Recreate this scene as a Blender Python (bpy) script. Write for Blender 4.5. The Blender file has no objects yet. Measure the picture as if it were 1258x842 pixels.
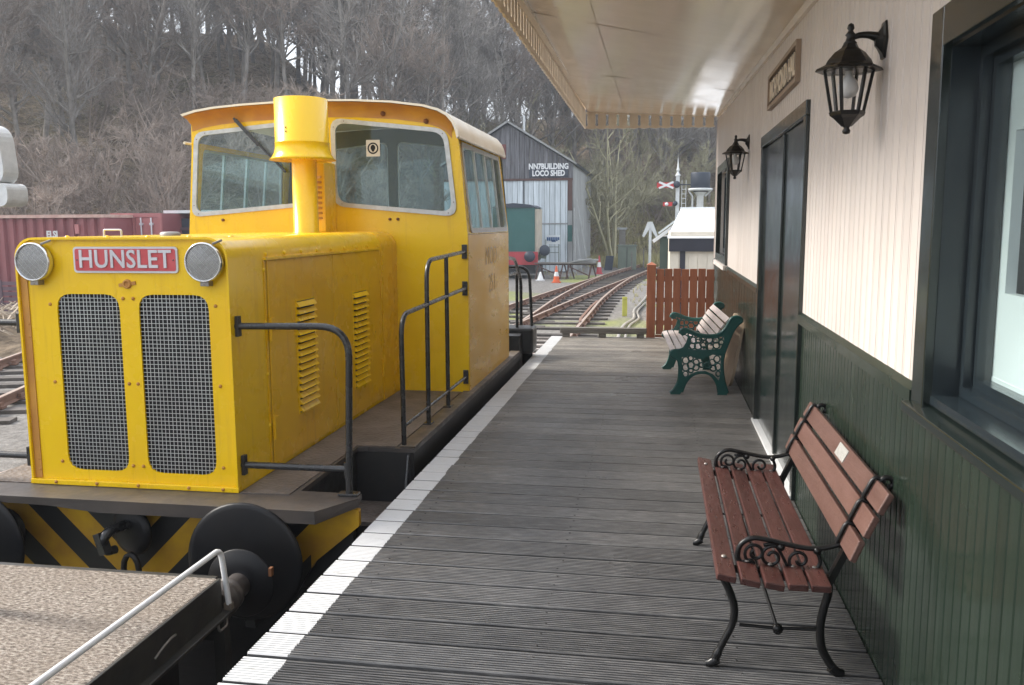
import bpy, bmesh, math, random
from mathutils import Vector, Matrix
from mathutils.geometry import tessellate_polygon
random.seed(7)
R = math.radians
sc = bpy.context.scene
COL = sc.collection

# ------------------------------------------------------------------ camera
F, YAW, PITCH, ROLL, EYE = 1079.604, .165206837, .13348424, -.00457406601, 1.55
cd = bpy.data.cameras.new('camera'); cam = bpy.data.objects.new('camera', cd); COL.objects.link(cam)
cd.sensor_width = 36; cd.lens = 36*F/1258; cd.clip_start = .05; cd.clip_end = 3000
fw = Vector((-math.sin(YAW)*math.cos(PITCH), math.cos(YAW)*math.cos(PITCH), -math.sin(PITCH)))
rt = Vector((math.cos(YAW), math.sin(YAW), 0)); up = rt.cross(fw)
rt2 = math.cos(ROLL)*rt + math.sin(ROLL)*up; up2 = -math.sin(ROLL)*rt + math.cos(ROLL)*up
cam.matrix_world = Matrix(((rt2.x, up2.x, -fw.x, 0), (rt2.y, up2.y, -fw.y, 0), (rt2.z, up2.z, -fw.z, EYE), (0, 0, 0, 1)))
sc.camera = cam
# ------------------------------------------------------------------ light
SUN_EL, SUN_AZ = R(36), R(-84)            # azimuth from +Y, positive towards +X
w = bpy.data.worlds.new('World'); sc.world = w; w.use_nodes = True
nt = w.node_tree; nt.nodes.clear()
sky = nt.nodes.new('ShaderNodeTexSky'); sky.sky_type = 'NISHITA'; sky.sun_disc = False
sky.sun_elevation = SUN_EL; sky.sun_rotation = SUN_AZ; sky.air_density = 1.2; sky.dust_density = 3.5; sky.ozone_density = 1
mx = nt.nodes.new('ShaderNodeMixRGB'); mx.inputs[0].default_value = .6; mx.inputs[2].default_value = (9.6, 9.9, 10.4, 1)
bg = nt.nodes.new('ShaderNodeBackground'); bg.inputs[1].default_value = .095
wo = nt.nodes.new('ShaderNodeOutputWorld')
nt.links.new(sky.outputs[0], mx.inputs[1]); nt.links.new(mx.outputs[0], bg.inputs[0]); nt.links.new(bg.outputs[0], wo.inputs[0])
sl = bpy.data.lights.new('sun', 'SUN'); sl.energy = 2.4; sl.angle = R(12); sl.color = (1, .95, .87)
so = bpy.data.objects.new('sun', sl); COL.objects.link(so)
sdir = Vector((math.sin(SUN_AZ)*math.cos(SUN_EL), math.cos(SUN_AZ)*math.cos(SUN_EL), math.sin(SUN_EL)))
so.rotation_euler = sdir.to_track_quat('Z', 'Y').to_euler(); so.location = (-20, -10, 40)
vs = sc.view_settings; vs.view_transform = 'Standard'; vs.look = 'None'; vs.exposure = 1.4; vs.gamma = 1; vs.use_curve_mapping = False
sc.render.engine = 'CYCLES'; sc.cycles.volume_bounces = 0; sc.cycles.max_bounces = 8; sc.cycles.transparent_max_bounces = 24

# ------------------------------------------------------------------ materials
def nodes(name):
    m = bpy.data.materials.new(name); m.use_nodes = True
    t = m.node_tree; b = t.nodes['Principled BSDF']; return m, t, b
def rgba(c): return (c[0], c[1], c[2], 1)
def setin(b, k, v):
    if k in b.inputs: b.inputs[k].default_value = v
def ramp(t, src, stops):
    r = t.nodes.new('ShaderNodeValToRGB'); e = r.color_ramp.elements
    e[0].position = stops[0][0]; e[0].color = rgba(stops[0][1]); e[1].position = stops[-1][0]; e[1].color = rgba(stops[-1][1])
    for p, c in stops[1:-1]:
        n = e.new(p); n.color = rgba(c)
    t.links.new(src, r.inputs[0]); return r.outputs[0]
def pos(t, scale=(1, 1, 1), obj=False):
    if obj:
        g = t.nodes.new('ShaderNodeTexCoord').outputs['Object']
    else:
        g = t.nodes.new('ShaderNodeNewGeometry').outputs['Position']
    mp = t.nodes.new('ShaderNodeMapping'); mp.inputs['Scale'].default_value = scale
    t.links.new(g, mp.inputs[0]); return mp.outputs[0]
def noise(t, vec, s, d=4, r=.55):
    n = t.nodes.new('ShaderNodeTexNoise'); n.inputs['Scale'].default_value = s; n.inputs['Detail'].default_value = d; n.inputs['Roughness'].default_value = r
    t.links.new(vec, n.inputs['Vector']); return n.outputs[0]
def mixc(t, fac, a, b, mode='MIX'):
    m = t.nodes.new('ShaderNodeMixRGB'); m.blend_type = mode
    for i, v in ((0, fac), (1, a), (2, b)):
        if isinstance(v, (int, float)): m.inputs[i].default_value = v
        elif isinstance(v, tuple): m.inputs[i].default_value = rgba(v)
        else: t.links.new(v, m.inputs[i])
    return m.outputs[0]
def bump(t, b, h, s, dist=.01):
    n = t.nodes.new('ShaderNodeBump'); n.inputs['Strength'].default_value = s; n.inputs['Distance'].default_value = dist
    t.links.new(h, n.inputs['Height']); t.links.new(n.outputs[0], b.inputs['Normal'])
def mat(name, c, rough=.5, metal=0, c2=None, scale=3, stretch=(1, 1, 1), bmp=0, bscale=30, spec=.5, obj=False, sh=.5, detail=5, coat=0, rvar=0, perobj=0, bstretch=None, chips=None, streak=None):
    """colour c with noise patches of c2, fine relief, roughness variation, and optional per-object tone"""
    m, t, b = nodes(name); v = pos(t, stretch, obj)
    n = noise(t, v, scale, detail)
    c2 = c2 or tuple(x*.8 for x in c)
    col = ramp(t, n, [(sh-.2, c), (sh+.2, c2)])
    if streak:      # thin vertical run marks
        sn = noise(t, pos(t, (9, 9, .55), obj), 2.6, 5, .6); col = mixc(t, ramp(t, sn, [(.56, (0, 0, 0)), (.74, (streak[1],)*3)]), col, streak[0])
    if chips:       # small irregular spots where the paint has gone
        cn = noise(t, pos(t), chips[1], 7, .72); col = mixc(t, ramp(t, cn, [(chips[2], (0, 0, 0)), (chips[2]+.02, (.9,)*3)]), col, chips[0])
    if perobj:
        oi = t.nodes.new('ShaderNodeObjectInfo')
        g = ramp(t, oi.outputs['Random'], [(0, (1-perobj,)*3), (1, (1+perobj,)*3)])
        col = mixc(t, 1.0, col, g, 'MULTIPLY')
    t.links.new(col, b.inputs['Base Color'])
    b.inputs['Roughness'].default_value = rough; b.inputs['Metallic'].default_value = metal; setin(b, 'Specular IOR Level', spec); setin(b, 'Coat Weight', coat); setin(b, 'Coat Roughness', .15)
    if rvar:
        n2 = noise(t, v, scale*2.3, 3)
        t.links.new(ramp(t, n2, [(.3, (max(.03, rough-rvar),)*3), (.7, (min(1, rough+rvar),)*3)]), b.inputs['Roughness'])
    if bmp:
        vb = pos(t, bstretch or stretch, obj)
        bump(t, b, noise(t, vb, bscale, 4), bmp)
    return m

M = {}
M['yellow'] = mat('yellow_paint', (.84, .55, .003), .26, c2=(.80, .49, .004), chips=((.16, .07, .02), 9, .70), streak=((.50, .26, .02), .35), scale=2.2, bmp=.02, bscale=3, coat=.2, spec=.4, rvar=.06, sh=.52)
M['yellow_side_shade'] = mat('side_yellow_shade', (.80, .48, .005), .27, c2=(.76, .43, .006), chips=((.16, .07, .02), 9, .70), streak=((.45, .22, .02), .4), scale=1.6, spec=.4, bmp=.02, bscale=3, coat=.25, rvar=.1)  # darker copy of the yellow, puts the hood side's shading into the colour
M['rust_shade_yellow'] = mat('weathered_shade_yellow', (.55, .27, .04), .45, c2=(.40, .17, .04), scale=5, rvar=.1)
M['cab_side'] = mat('faded_cab_side', (.80, .49, .03), .3, c2=(.80, .45, .006), scale=1.2, stretch=(.6, .6, 2), bmp=.02, bscale=3, coat=0, spec=.4, rvar=.08)  # paler horizontal bands put the side's reflections into the colour
M['roof_glare'] = mat('cab_roof_glare', (.80, .76, .66), .3, c2=(.70, .62, .48), scale=3)  # cream stands in for white glare on the yellow roof
M['silver'] = mat('window_rubber_silver', (.55, .57, .58), .35, c2=(.42, .43, .43), scale=20, metal=.3)
M['chrome'] = mat('chrome', (.72, .72, .72), .16, metal=1)
M['wire'] = mat('galvanised_wire', (.70, .72, .72), .35, metal=.6)
M['black'] = mat('black_paint', (.022, .023, .026), .4, c2=(.035, .034, .034), scale=6, bmp=.1, bscale=12, rvar=.1)
M['gloss_black'] = mat('black_gloss_paint', (.006, .006, .007), .33, c2=(.010, .010, .010), scale=8, bmp=.1, bscale=40, spec=.35)
M['pipe_black'] = mat('handrail_black', (.025, .026, .028), .27, c2=(.035, .033, .032), scale=5, sh=.62, rvar=.04)
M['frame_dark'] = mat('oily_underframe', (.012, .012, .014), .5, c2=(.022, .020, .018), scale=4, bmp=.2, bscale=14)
M['plate_steel'] = mat('worn_front_plate', (.055, .05, .05), .42, c2=(.10, .085, .075), scale=3.5, bmp=.15, bscale=25, rvar=.1)
M['kick'] = mat('footplate_edge', (.11, .085, .065), .5, c2=(.16, .13, .10), scale=6, rvar=.1)
M['radiator'] = mat('radiator_core', (.012, .012, .014), .7)
M['red_plate'] = mat('nameplate_red', (.47, .05, .06), .45, c2=(.55, .09, .10), scale=12, sh=.5)
M['plate_silver'] = mat('nameplate_silver', (.62, .62, .66), .4, metal=.2)
M['tan_board'] = mat('tan_board', (.36, .28, .20), .6, c2=(.26, .19, .13), scale=5)
M['name_frame'] = mat('name_frame', (.36, .27, .20), .5)
M['ghost_letter'] = mat('ghost_lettering', (.50, .31, .10), .3)
M['guard_wire'] = mat('guard_wire', (.30, .31, .32), .4, metal=.7)
M['reflector'] = mat('lamp_reflector', (.34, .34, .35), .22, metal=1)
M['name_field'] = mat('name_field', (.06, .042, .036), .6)
M['buffer_black'] = mat('buffer_black', (.005, .0055, .008), .45, c2=(.012, .011, .011), spec=.3, scale=4, bmp=.1, bscale=9)
M['dark'] = mat('dark_void', (.01, .01, .011), .8)
M['interior'] = mat('cab_interior', (.13, .16, .15), .6, c2=(.09, .11, .10))
M['cream'] = mat('cream_cladding', (.66, .605, .57), .36, c2=(.61, .55, .515), streak=((.50, .42, .35), .3), chips=((.35, .28, .22), 7, .735), scale=1.2, stretch=(2, 2, .5), bmp=.05, bscale=8, perobj=.03, rvar=.08)
M['cream_canopy'] = mat('cream_canopy_paint', (.76, .65, .52), .14, c2=(.70, .59, .47), scale=1.4, bmp=.12, bscale=2.5, bstretch=(.5, 2, 1), coat=.2, rvar=.05)
M['valance'] = mat('valance_paint', (.84, .74, .61), .45, c2=(.74, .63, .50), scale=9, perobj=.06)
M['green'] = mat('green_cladding', (.016, .026, .019), .2, c2=(.020, .031, .022), streak=((.040, .045, .033), .45), chips=((.10, .10, .085), 8, .725), scale=2, bmp=.02, bscale=5, coat=.1, perobj=.12, rvar=.08)
M['dk_green'] = mat('dark_green_joinery', (.010, .016, .015), .16, c2=(.015, .020, .018), scale=3, bmp=.12, bscale=3, coat=.3, rvar=.06)
M['blue_black'] = mat('window_reveal_paint', (.012, .019, .024), .25, c2=(.016, .023, .028), scale=6, coat=.2)
M['white'] = mat('white_paint', (.78, .79, .80), .4, c2=(.68, .69, .70), scale=3)
M['pale_room'] = mat('room_plaster', (.62, .70, .78), .7)
M['redwood'] = mat('bench_slat_redwood', (.078, .029, .025), .34, c2=(.05, .019, .016), scale=7, stretch=(4, .6, 4), bmp=.25, bscale=30, perobj=.12, rvar=.1)
M['redwood_back'] = mat('bench_back_redwood', (.135, .073, .060), .42, c2=(.10, .05, .04), scale=7, stretch=(4, .6, 4), bmp=.25, bscale=30, perobj=.1)
M['grey_slat'] = mat('pale_slat', (.55, .50, .48), .4, c2=(.44, .37, .35), scale=6, stretch=(4, .7, 4), bmp=.2, bscale=25, perobj=.1)  # lightened to put the seat's glossy reflection into the colour
M['teal'] = mat('teal_cast_iron', (.006, .088, .075), .3, c2=(.01, .065, .058), scale=14, bmp=.15, bscale=60, coat=.2)
M['plaque'] = mat('steel_plaque', (.62, .62, .6), .35, c2=(.4, .4, .38), scale=90, metal=.4)
M['bolt_steel'] = mat('bolt_steel', (.3, .28, .26), .5, metal=.6)
M['fence'] = mat('red_brown_fence', (.42, .15, .072), .5, c2=(.33, .105, .05), scale=5, stretch=(4, 4, .5), bmp=.3, bscale=20, perobj=.1)
M['old_timber'] = mat('weathered_sleeper', (.20, .185, .16), .85, c2=(.10, .09, .08), scale=8, stretch=(.5, 4, 4), bmp=.6, bscale=20)
M['sleeper'] = mat('track_sleeper', (.115, .10, .09), .9, c2=(.06, .052, .046), scale=7, bmp=.5, bscale=20, perobj=.25)
M['rust'] = mat('rusty_rail', (.22, .12, .08), .6, c2=(.14, .075, .05), scale=6, bmp=.2, bscale=20)
M['rail_top'] = mat('rail_head', (.52, .42, .36), .4, metal=.4, c2=(.4, .3, .24), scale=4)
M['container'] = mat('oxide_red_container', (.25, .075, .08), .5, c2=(.20, .06, .065), scale=1.5, bmp=.05)
M['container_pink'] = mat('faded_container_door', (.40, .15, .15), .55, c2=(.33, .11, .11), scale=2)
M['container_lip'] = mat('container_roof_lip', (.55, .40, .34), .6, c2=(.4, .22, .19), scale=5)
M['purple_slat'] = mat('purple_brown_slats', (.12, .07, .085), .7, c2=(.08, .05, .06))
M['shed_board'] = mat('weathered_shed_board', (.20, .20, .215), .85, c2=(.075, .07, .075), scale=2.5, stretch=(5, 5, .4), bmp=.3, perobj=.2)
M['shed_door'] = mat('peeling_white_door', (.64, .70, .74), .7, c2=(.42, .47, .50), scale=2.2, stretch=(4, 4, .35), sh=.56, perobj=.1, bmp=.2)
M['shed_side'] = mat('shed_side_metal', (.33, .34, .34), .7, c2=(.23, .23, .22), scale=2, stretch=(1, 4, .4))
M['brown_beam'] = mat('brown_beam', (.10, .05, .04), .7)
M['vent_red'] = mat('red_vent', (.20, .06, .05), .7)
M['gl_green'] = mat('dark_green_shunter', (.02, .10, .09), .4, c2=(.03, .12, .11), scale=2)
M['gl_red'] = mat('shunter_red_beam', (.45, .05, .06), .5)
M['gl_cream'] = mat('shunter_cream', (.5, .44, .36), .5)
M['lamp_glass_w'] = mat('bulb_white', (.75, .75, .75), .3)
M['cone'] = mat('cone_orange', (.65, .12, .03), .5)
M['cone_w'] = mat('cone_white', (.75, .75, .74), .5)
M['wagon_frame'] = mat('wagon_black_frame', (.028, .028, .028), .45, c2=(.05, .047, .04), scale=5, bmp=.15, bscale=18, rvar=.1)
M['white_box'] = mat('grey_white_plastic', (.72, .74, .75), .6, c2=(.60, .62, .63), scale=25, bmp=.2, bscale=40)
M['sign_white'] = mat('sign_white', (.75, .78, .8), .5)
M['sign_blue'] = mat('sign_blue', (.02, .09, .25), .5)
M['semaphore_red'] = mat('semaphore_red', (.55, .03, .03), .5)
M['post_white'] = mat('post_white', (.66, .68, .68), .5, c2=(.52, .54, .54), scale=4)
M['tank_navy'] = mat('tank_navy', (.03, .04, .06), .5)
M['rust_shade_spot'] = mat('rust_shade_brown', (.20, .08, .03), .7)
M['yellow_peg'] = mat('yellow_peg', (.42, .42, .08), .6)
M['cable'] = mat('grey_cable', (.33, .31, .28), .6)
M['letter_dark'] = mat('lettering_dark', (.16, .10, .09), .5)
M['hut_green'] = mat('hut_green', (.06, .09, .075), .6)
M['hut_cream'] = mat('hut_cream', (.66, .60, .5), .6)
M['fascia_navy'] = mat('hut_fascia', (.02, .022, .035), .5)
M['grey_green'] = mat('grey_green_metal', (.15, .18, .14), .6)

def m_glass(name, tint=(.9, .95, .95), mirror=.12, haze=0.0):
    m = bpy.data.materials.new(name); m.use_nodes = True; t = m.node_tree; t.nodes.clear()
    o = t.nodes.new('ShaderNodeOutputMaterial'); tr = t.nodes.new('ShaderNodeBsdfTransparent'); tr.inputs[0].default_value = rgba(tint)
    g = t.nodes.new('ShaderNodeBsdfGlossy'); g.inputs['Roughness'].default_value = .03; g.inputs[0].default_value = (1, 1, 1, 1)
    lw = t.nodes.new('ShaderNodeLayerWeight'); lw.inputs[0].default_value = .5
    pw = t.nodes.new('ShaderNodeMath'); pw.operation = 'POWER'; pw.inputs[1].default_value = 5; t.links.new(lw.outputs['Facing'], pw.inputs[0])
    fr = t.nodes.new('ShaderNodeMath'); fr.operation = 'MULTIPLY'; fr.inputs[1].default_value = .6; t.links.new(pw.outputs[0], fr.inputs[0])
    ad = t.nodes.new('ShaderNodeMath'); ad.operation = 'ADD'; ad.inputs[1].default_value = mirror; ad.use_clamp = True
    t.links.new(fr.outputs[0], ad.inputs[0])
    mx = t.nodes.new('ShaderNodeMixShader'); t.links.new(ad.outputs[0], mx.inputs[0]); t.links.new(tr.outputs[0], mx.inputs[1]); t.links.new(g.outputs[0], mx.inputs[2])
    if haze:
        df = t.nodes.new('ShaderNodeBsdfDiffuse'); df.inputs[0].default_value = (.6, .65, .65, 1)
        m2 = t.nodes.new('ShaderNodeMixShader'); m2.inputs[0].default_value = haze
        t.links.new(mx.outputs[0], m2.inputs[1]); t.links.new(df.outputs[0], m2.inputs[2]); t.links.new(m2.outputs[0], o.inputs[0])
    else: t.links.new(mx.outputs[0], o.inputs[0])
    return m
M['glass'] = m_glass('window_glass', mirror=.03, haze=.015)
M['cab_glass'] = m_glass('cab_glass', (.84, .91, .91), .02, .012)
M['lens_glass'] = m_glass('lens_glass', (.97, .97, .97), .03, .0)

# platform boards: dark wet-looking timber with grain along the board and wear
def m_deck():
    m, t, b = nodes('deck_board_timber')
    v = pos(t, (.9, 6, 6)); n = noise(t, v, 9, 7, .7)
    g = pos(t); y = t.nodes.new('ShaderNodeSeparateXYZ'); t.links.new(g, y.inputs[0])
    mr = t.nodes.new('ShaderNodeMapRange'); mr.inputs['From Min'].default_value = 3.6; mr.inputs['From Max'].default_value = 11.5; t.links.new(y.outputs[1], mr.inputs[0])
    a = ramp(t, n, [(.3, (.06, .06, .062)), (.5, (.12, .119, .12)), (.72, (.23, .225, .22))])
    c = ramp(t, n, [(.3, (.27, .245, .21)), (.7, (.50, .455, .40))])          # lighter tan, blended in towards the far end
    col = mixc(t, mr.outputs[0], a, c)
    sp = noise(t, pos(t), 1.3, 4); col = mixc(t, ramp(t, sp, [(.35, (0, 0, 0)), (.7, (.45,)*3)]), col, (.055, .055, .058))
    oi = t.nodes.new('ShaderNodeObjectInfo'); col = mixc(t, 1, col, ramp(t, oi.outputs['Random'], [(0, (.78,)*3), (1, (1.2,)*3)]), 'MULTIPLY')
    t.links.new(col, b.inputs['Base Color'])
    t.links.new(ramp(t, noise(t, pos(t), 2.2, 4), [(.3, (.26,)*3), (.7, (.5,)*3)]), b.inputs['Roughness'])
    bump(t, b, n, .5, .004); return m
M['deck'] = m_deck()
def m_whitepaint():
    m, t, b = nodes('platform_edge_paint')
    n = noise(t, pos(t, (1, 3, 1)), 12, 6, .7)
    t.links.new(ramp(t, n, [(.25, (.50, .49, .47)), (.42, (.68, .68, .68)), (1, (.74, .74, .75))]), b.inputs['Base Color'])
    b.inputs['Roughness'].default_value = .6; bump(t, b, n, .3, .003); return m
M['edge_white'] = m_whitepaint()
def m_checker():
    m, t, b = nodes('chequer_plate')
    v = pos(t); n = noise(t, v, 5, 5)
    t.links.new(ramp(t, n, [(.3, (.10, .08, .068)), (.7, (.19, .16, .14))]), b.inputs['Base Color'])
    mp = t.nodes.new('ShaderNodeMapping'); mp.inputs['Rotation'].default_value = (0, 0, R(45)); t.links.new(v, mp.inputs[0])
    ck = t.nodes.new('ShaderNodeTexVoronoi'); ck.inputs['Scale'].default_value = 38; t.links.new(mp.outputs[0], ck.inputs['Vector'])
    bump(t, b, ck.outputs[0], .9, .006); b.inputs['Roughness'].default_value = .55; return m
M['checker'] = m_checker()
def m_matting():
    m, t, b = nodes('coarse_wagon_deck')
    v = pos(t, (1, 2.2, 1)); n = noise(t, v, 42, 4, .65); n2 = noise(t, pos(t), 3, 4)
    c = ramp(t, n, [(.34, (.07, .055, .045)), (.48, (.26, .215, .18)), (.64, (.52, .47, .41))])
    c = mixc(t, ramp(t, n2, [(.4, (0, 0, 0)), (.7, (.5,)*3)]), c, (.22, .175, .135))
    t.links.new(c, b.inputs['Base Color']); b.inputs['Roughness'].default_value = .9
    bump(t, b, n, 1, .02); return m
M['matting'] = m_matting()
def m_stripes():
    m, t, b = nodes('wasp_stripes')
    s = t.nodes.new('ShaderNodeSeparateXYZ'); t.links.new(pos(t), s.inputs[0])
    def mth(op, a, c=None):
        n = t.nodes.new('ShaderNodeMath'); n.operation = op
        for i, v in ((0, a), (1, c)):
            if v is None: continue
            if isinstance(v, (int, float)): n.inputs[i].default_value = v
            else: t.links.new(v, n.inputs[i])
        return n.outputs[0]
    x = mth('ABSOLUTE', mth('ADD', s.outputs[0], 2.82))
    f = mth('SUBTRACT', x, s.outputs[2]); f = mth('FLOORED_MODULO', mth('ADD', f, .0), .345)
    st = mth('LESS_THAN', f, .172)
    rgt = mth('GREATER_THAN', s.outputs[0], -1.82); st = mth('MAXIMUM', st, rgt)
    n = noise(t, pos(t), 5, 5)
    yel = ramp(t, n, [(.35, (.62, .36, .01)), (.7, (.42, .22, .02))])
    t.links.new(mixc(t, st, (.02, .02, .02), yel), b.inputs['Base Color']); b.inputs['Roughness'].default_value = .45; return m
M['stripes'] = m_stripes()
def m_ground():
    m, t, b = nodes('gravel_ground')
    v = pos(t); big = noise(t, v, .16, 5); fine = noise(t, v, 9, 6, .75); mid = noise(t, v, 1.3, 5)
    c = ramp(t, fine, [(.25, (.07, .065, .058)), (.5, (.18, .168, .155)), (.75, (.36, .34, .315))])
    c = mixc(t, ramp(t, mid, [(.45, (0, 0, 0)), (.75, (.55,)*3)]), c, (.12, .105, .09))
    gr = ramp(t, fine, [(.3, (.10, .13, .03)), (.7, (.30, .31, .09))])
    c = mixc(t, ramp(t, big, [(.53, (0, 0, 0)), (.60, (.9,)*3)]), c, gr)
    t.links.new(c, b.inputs['Base Color']); b.inputs['Roughness'].default_value = .95
    bump(t, b, fine, .8, .05); return m
M['ground'] = m_ground()
def m_ballast():
    m, t, b = nodes('pale_ballast')
    v = t.nodes.new('ShaderNodeTexVoronoi'); v.inputs['Scale'].default_value = 19; t.links.new(pos(t), v.inputs['Vector'])
    s = t.nodes.new('ShaderNodeSeparateColor'); t.links.new(v.outputs['Color'], s.inputs[0])
    c = ramp(t, s.outputs[0], [(0, (.22, .18, .16)), (.5, (.42, .37, .34)), (1, (.62, .58, .54))])
    t.links.new(c, b.inputs['Base Color']); b.inputs['Roughness'].default_value = .9
    bump(t, b, v.outputs[0], -1, .05); return m
M['ballast'] = m_ballast()
def m_hill():
    m, t, b = nodes('leaf_litter_slope')
    v = pos(t); f = noise(t, v, 2.2, 8, .8); big = noise(t, v, .09, 4); vo = noise(t, v, .5, 6)
    c = ramp(t, f, [(.30, (.06, .045, .032)), (.46, (.20, .155, .11)), (.58, (.36, .28, .20)), (.74, (.52, .43, .32))])
    c = mixc(t, ramp(t, big, [(.5, (0, 0, 0)), (.62, (.55,)*3)]), c, ramp(t, f, [(.3, (.05, .06, .02)), (.7, (.19, .19, .08))]))
    c = mixc(t, ramp(t, vo, [(.55, (0, 0, 0)), (.75, (.6,)*3)]), c, (.06, .05, .04))
    t.links.new(c, b.inputs['Base Color']); b.inputs['Roughness'].default_value = 1; setin(b, 'Specular IOR Level', .1)
    bump(t, b, f, 1, .35); return m
M['hill'] = m_hill()
M['bark_grey'] = mat('bark_grey', (.30, .27, .24), .9, c2=(.15, .135, .115), scale=2, obj=True, perobj=.35)
M['twig_grey'] = mat('twig_grey', (.34, .31, .28), .9, c2=(.19, .17, .15), scale=.6, obj=True, perobj=.35)
M['twig_olive'] = mat('twig_olive', (.42, .39, .25), .9, c2=(.23, .21, .13), scale=.6, obj=True, perobj=.3)
M['twig_brown'] = mat('twig_brown', (.36, .29, .24), .9, c2=(.21, .17, .14), scale=.6, obj=True, perobj=.3)
M['dry_grass'] = mat('dry_grass', (.42, .36, .19), .9, c2=(.25, .24, .09), scale=2)
M['brick_litter'] = mat('fallen_branch', (.48, .41, .33), .9, c2=(.26, .2, .14), scale=.8)

# ------------------------------------------------------------------ mesh builder
def frame_from(d):
    d = d.normalized(); a = Vector((0, 0, 1)) if abs(d.z) < .95 else Vector((1, 0, 0))
    u = d.cross(a).normalized(); return u, d.cross(u).normalized()
class MB:
    def __init__(s): s.v = []; s.f = []; s.sm = []
    def add(s, vs, fs, smooth=False):
        o = len(s.v); s.v += [tuple(p) for p in vs]; s.f += [tuple(i+o for i in f) for f in fs]; s.sm += [smooth]*len(fs); return s
    def box(s, a, b):
        x0, x1 = sorted((a[0], b[0])); y0, y1 = sorted((a[1], b[1])); z0, z1 = sorted((a[2], b[2]))
        return s.add([(x0, y0, z0), (x1, y0, z0), (x1, y1, z0), (x0, y1, z0), (x0, y0, z1), (x1, y0, z1), (x1, y1, z1), (x0, y1, z1)],
                     [(0, 3, 2, 1), (4, 5, 6, 7), (0, 1, 5, 4), (1, 2, 6, 5), (2, 3, 7, 6), (3, 0, 4, 7)])
    def bar(s, a, b, wd, th, upv=(0, 0, 1)):
        a = Vector(a); b = Vector(b); d = (b-a).normalized(); upv = Vector(upv)
        u = d.cross(upv)
        u = u.normalized() if u.length > 1e-4 else frame_from(d)[0]
        n = u.cross(d).normalized(); u = u*wd/2; n = n*th/2
        vs = [a-u-n, a+u-n, a+u+n, a-u+n, b-u-n, b+u-n, b+u+n, b-u+n]
        return s.add(vs, [(0, 1, 2, 3), (7, 6, 5, 4), (0, 4, 5, 1), (1, 5, 6, 2), (2, 6, 7, 3), (3, 7, 4, 0)])
    def tube(s, pts, r, n=8, caps=True, closed=False):
        pts = [Vector(p) for p in pts]; m = len(pts); rs = r if isinstance(r, (list, tuple)) else [r]*m
        vs = []; pu = None
        for i, p in enumerate(pts):
            if closed: d = pts[(i+1) % m]-pts[i-1]
            else: d = pts[min(i+1, m-1)]-pts[max(i-1, 0)]
            d.normalize()
            if pu is None: u, _ = frame_from(d)
            else:
                u = pu-d*pu.dot(d)
                u = u.normalized() if u.length > 1e-5 else frame_from(d)[0]
            pu = u; w2 = d.cross(u)
            for k in range(n):
                a = 2*math.pi*k/n; vs.append(p+(u*math.cos(a)+w2*math.sin(a))*rs[i])
        fs = []
        for i in range(m if closed else m-1):
            j = (i+1) % m
            for k in range(n):
                fs.append((i*n+k, i*n+(k+1) % n, j*n+(k+1) % n, j*n+k))
        s.add(vs, fs, n > 4)
        if caps and not closed:
            s.add(vs[:n], [tuple(reversed(range(n)))]); s.add(vs[-n:], [tuple(range(n))])
        return s
    def lathe(s, prof, o, ax=(0, 0, 1), n=20, smooth=True, closed=False):
        """prof: list of (radius, distance along axis)"""
        o = Vector(o); ax = Vector(ax).normalized(); u, v2 = frame_from(ax); vs = []
        for r, h in prof:
            for k in range(n):
                a = 2*math.pi*k/n; vs.append(o+ax*h+(u*math.cos(a)+v2*math.sin(a))*max(r, 1e-4))
        fs = []
        for i in range(len(prof)-1):
            for k in range(n):
                fs.append((i*n+k, i*n+(k+1) % n, (i+1)*n+(k+1) % n, (i+1)*n+k))
        s.add(vs, fs, smooth)
        if prof[0][0] > 1e-3: s.add(vs[:n], [tuple(reversed(range(n)))])
        if prof[-1][0] > 1e-3: s.add(vs[-n:], [tuple(range(n))])
        return s
    def plate(s, outer, holes, fn0, fn1, smooth=False):
        """2D polygon with holes between the surfaces fn0(u,v) and fn1(u,v)"""
        loops = [outer]+list(holes); flat = [p for l in loops for p in l]
        tris = tessellate_polygon([[Vector((p[0], p[1], 0)) for p in l] for l in loops])
        a = [fn0(*p) for p in flat]; b = [fn1(*p) for p in flat]; n = len(flat)
        s.add(a, [tuple(t) for t in tris]); s.add(b, [tuple(reversed(t)) for t in tris])
        o = 0
        for l in loops:
            m = len(l); vs = [a[o+i] for i in range(m)]+[b[o+i] for i in range(m)]
            s.add(vs, [(i, (i+1) % m, m+(i+1) % m, m+i) for i in range(m)], smooth); o += m
        return s
    def sheet(s, grid, smooth=True):
        r, c = len(grid), len(grid[0])
        return s.add([p for row in grid for p in row], [(i*c+j, i*c+j+1, (i+1)*c+j+1, (i+1)*c+j) for i in range(r-1) for j in range(c-1)], smooth)
    def xf(s, fn, start=0):
        s.v[start:] = [tuple(fn(Vector(p))) for p in s.v[start:]]; return s
    def mesh(s, name, org=(0, 0, 0), fix=True):
        me = bpy.data.meshes.new(name); ox, oy, oz = org
        me.from_pydata([(p[0]-ox, p[1]-oy, p[2]-oz) for p in s.v], [], s.f)
        me.polygons.foreach_set('use_smooth', s.sm)
        if fix and len(s.f) < 60000:
            bm = bmesh.new(); bm.from_mesh(me); bmesh.ops.recalc_face_normals(bm, faces=bm.faces); bm.to_mesh(bm_me := me); bm.free()
        me.update(); return me
ORG = {}
def link(o, parent, world):
    COL.objects.link(o)
    if parent is not None:
        o.parent = parent; p = ORG[parent.name]; o.location = Vector(world)-p
    else: o.location = world
    ORG[o.name] = Vector(world); return o
def thing(name, label, cat, loc=(0, 0, 0), group=None):
    o = bpy.data.objects.new(name, None); o.empty_display_size = .1
    link(o, None, loc); o['label'] = label; o['category'] = cat
    if group: o['group'] = group
    return o
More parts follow.
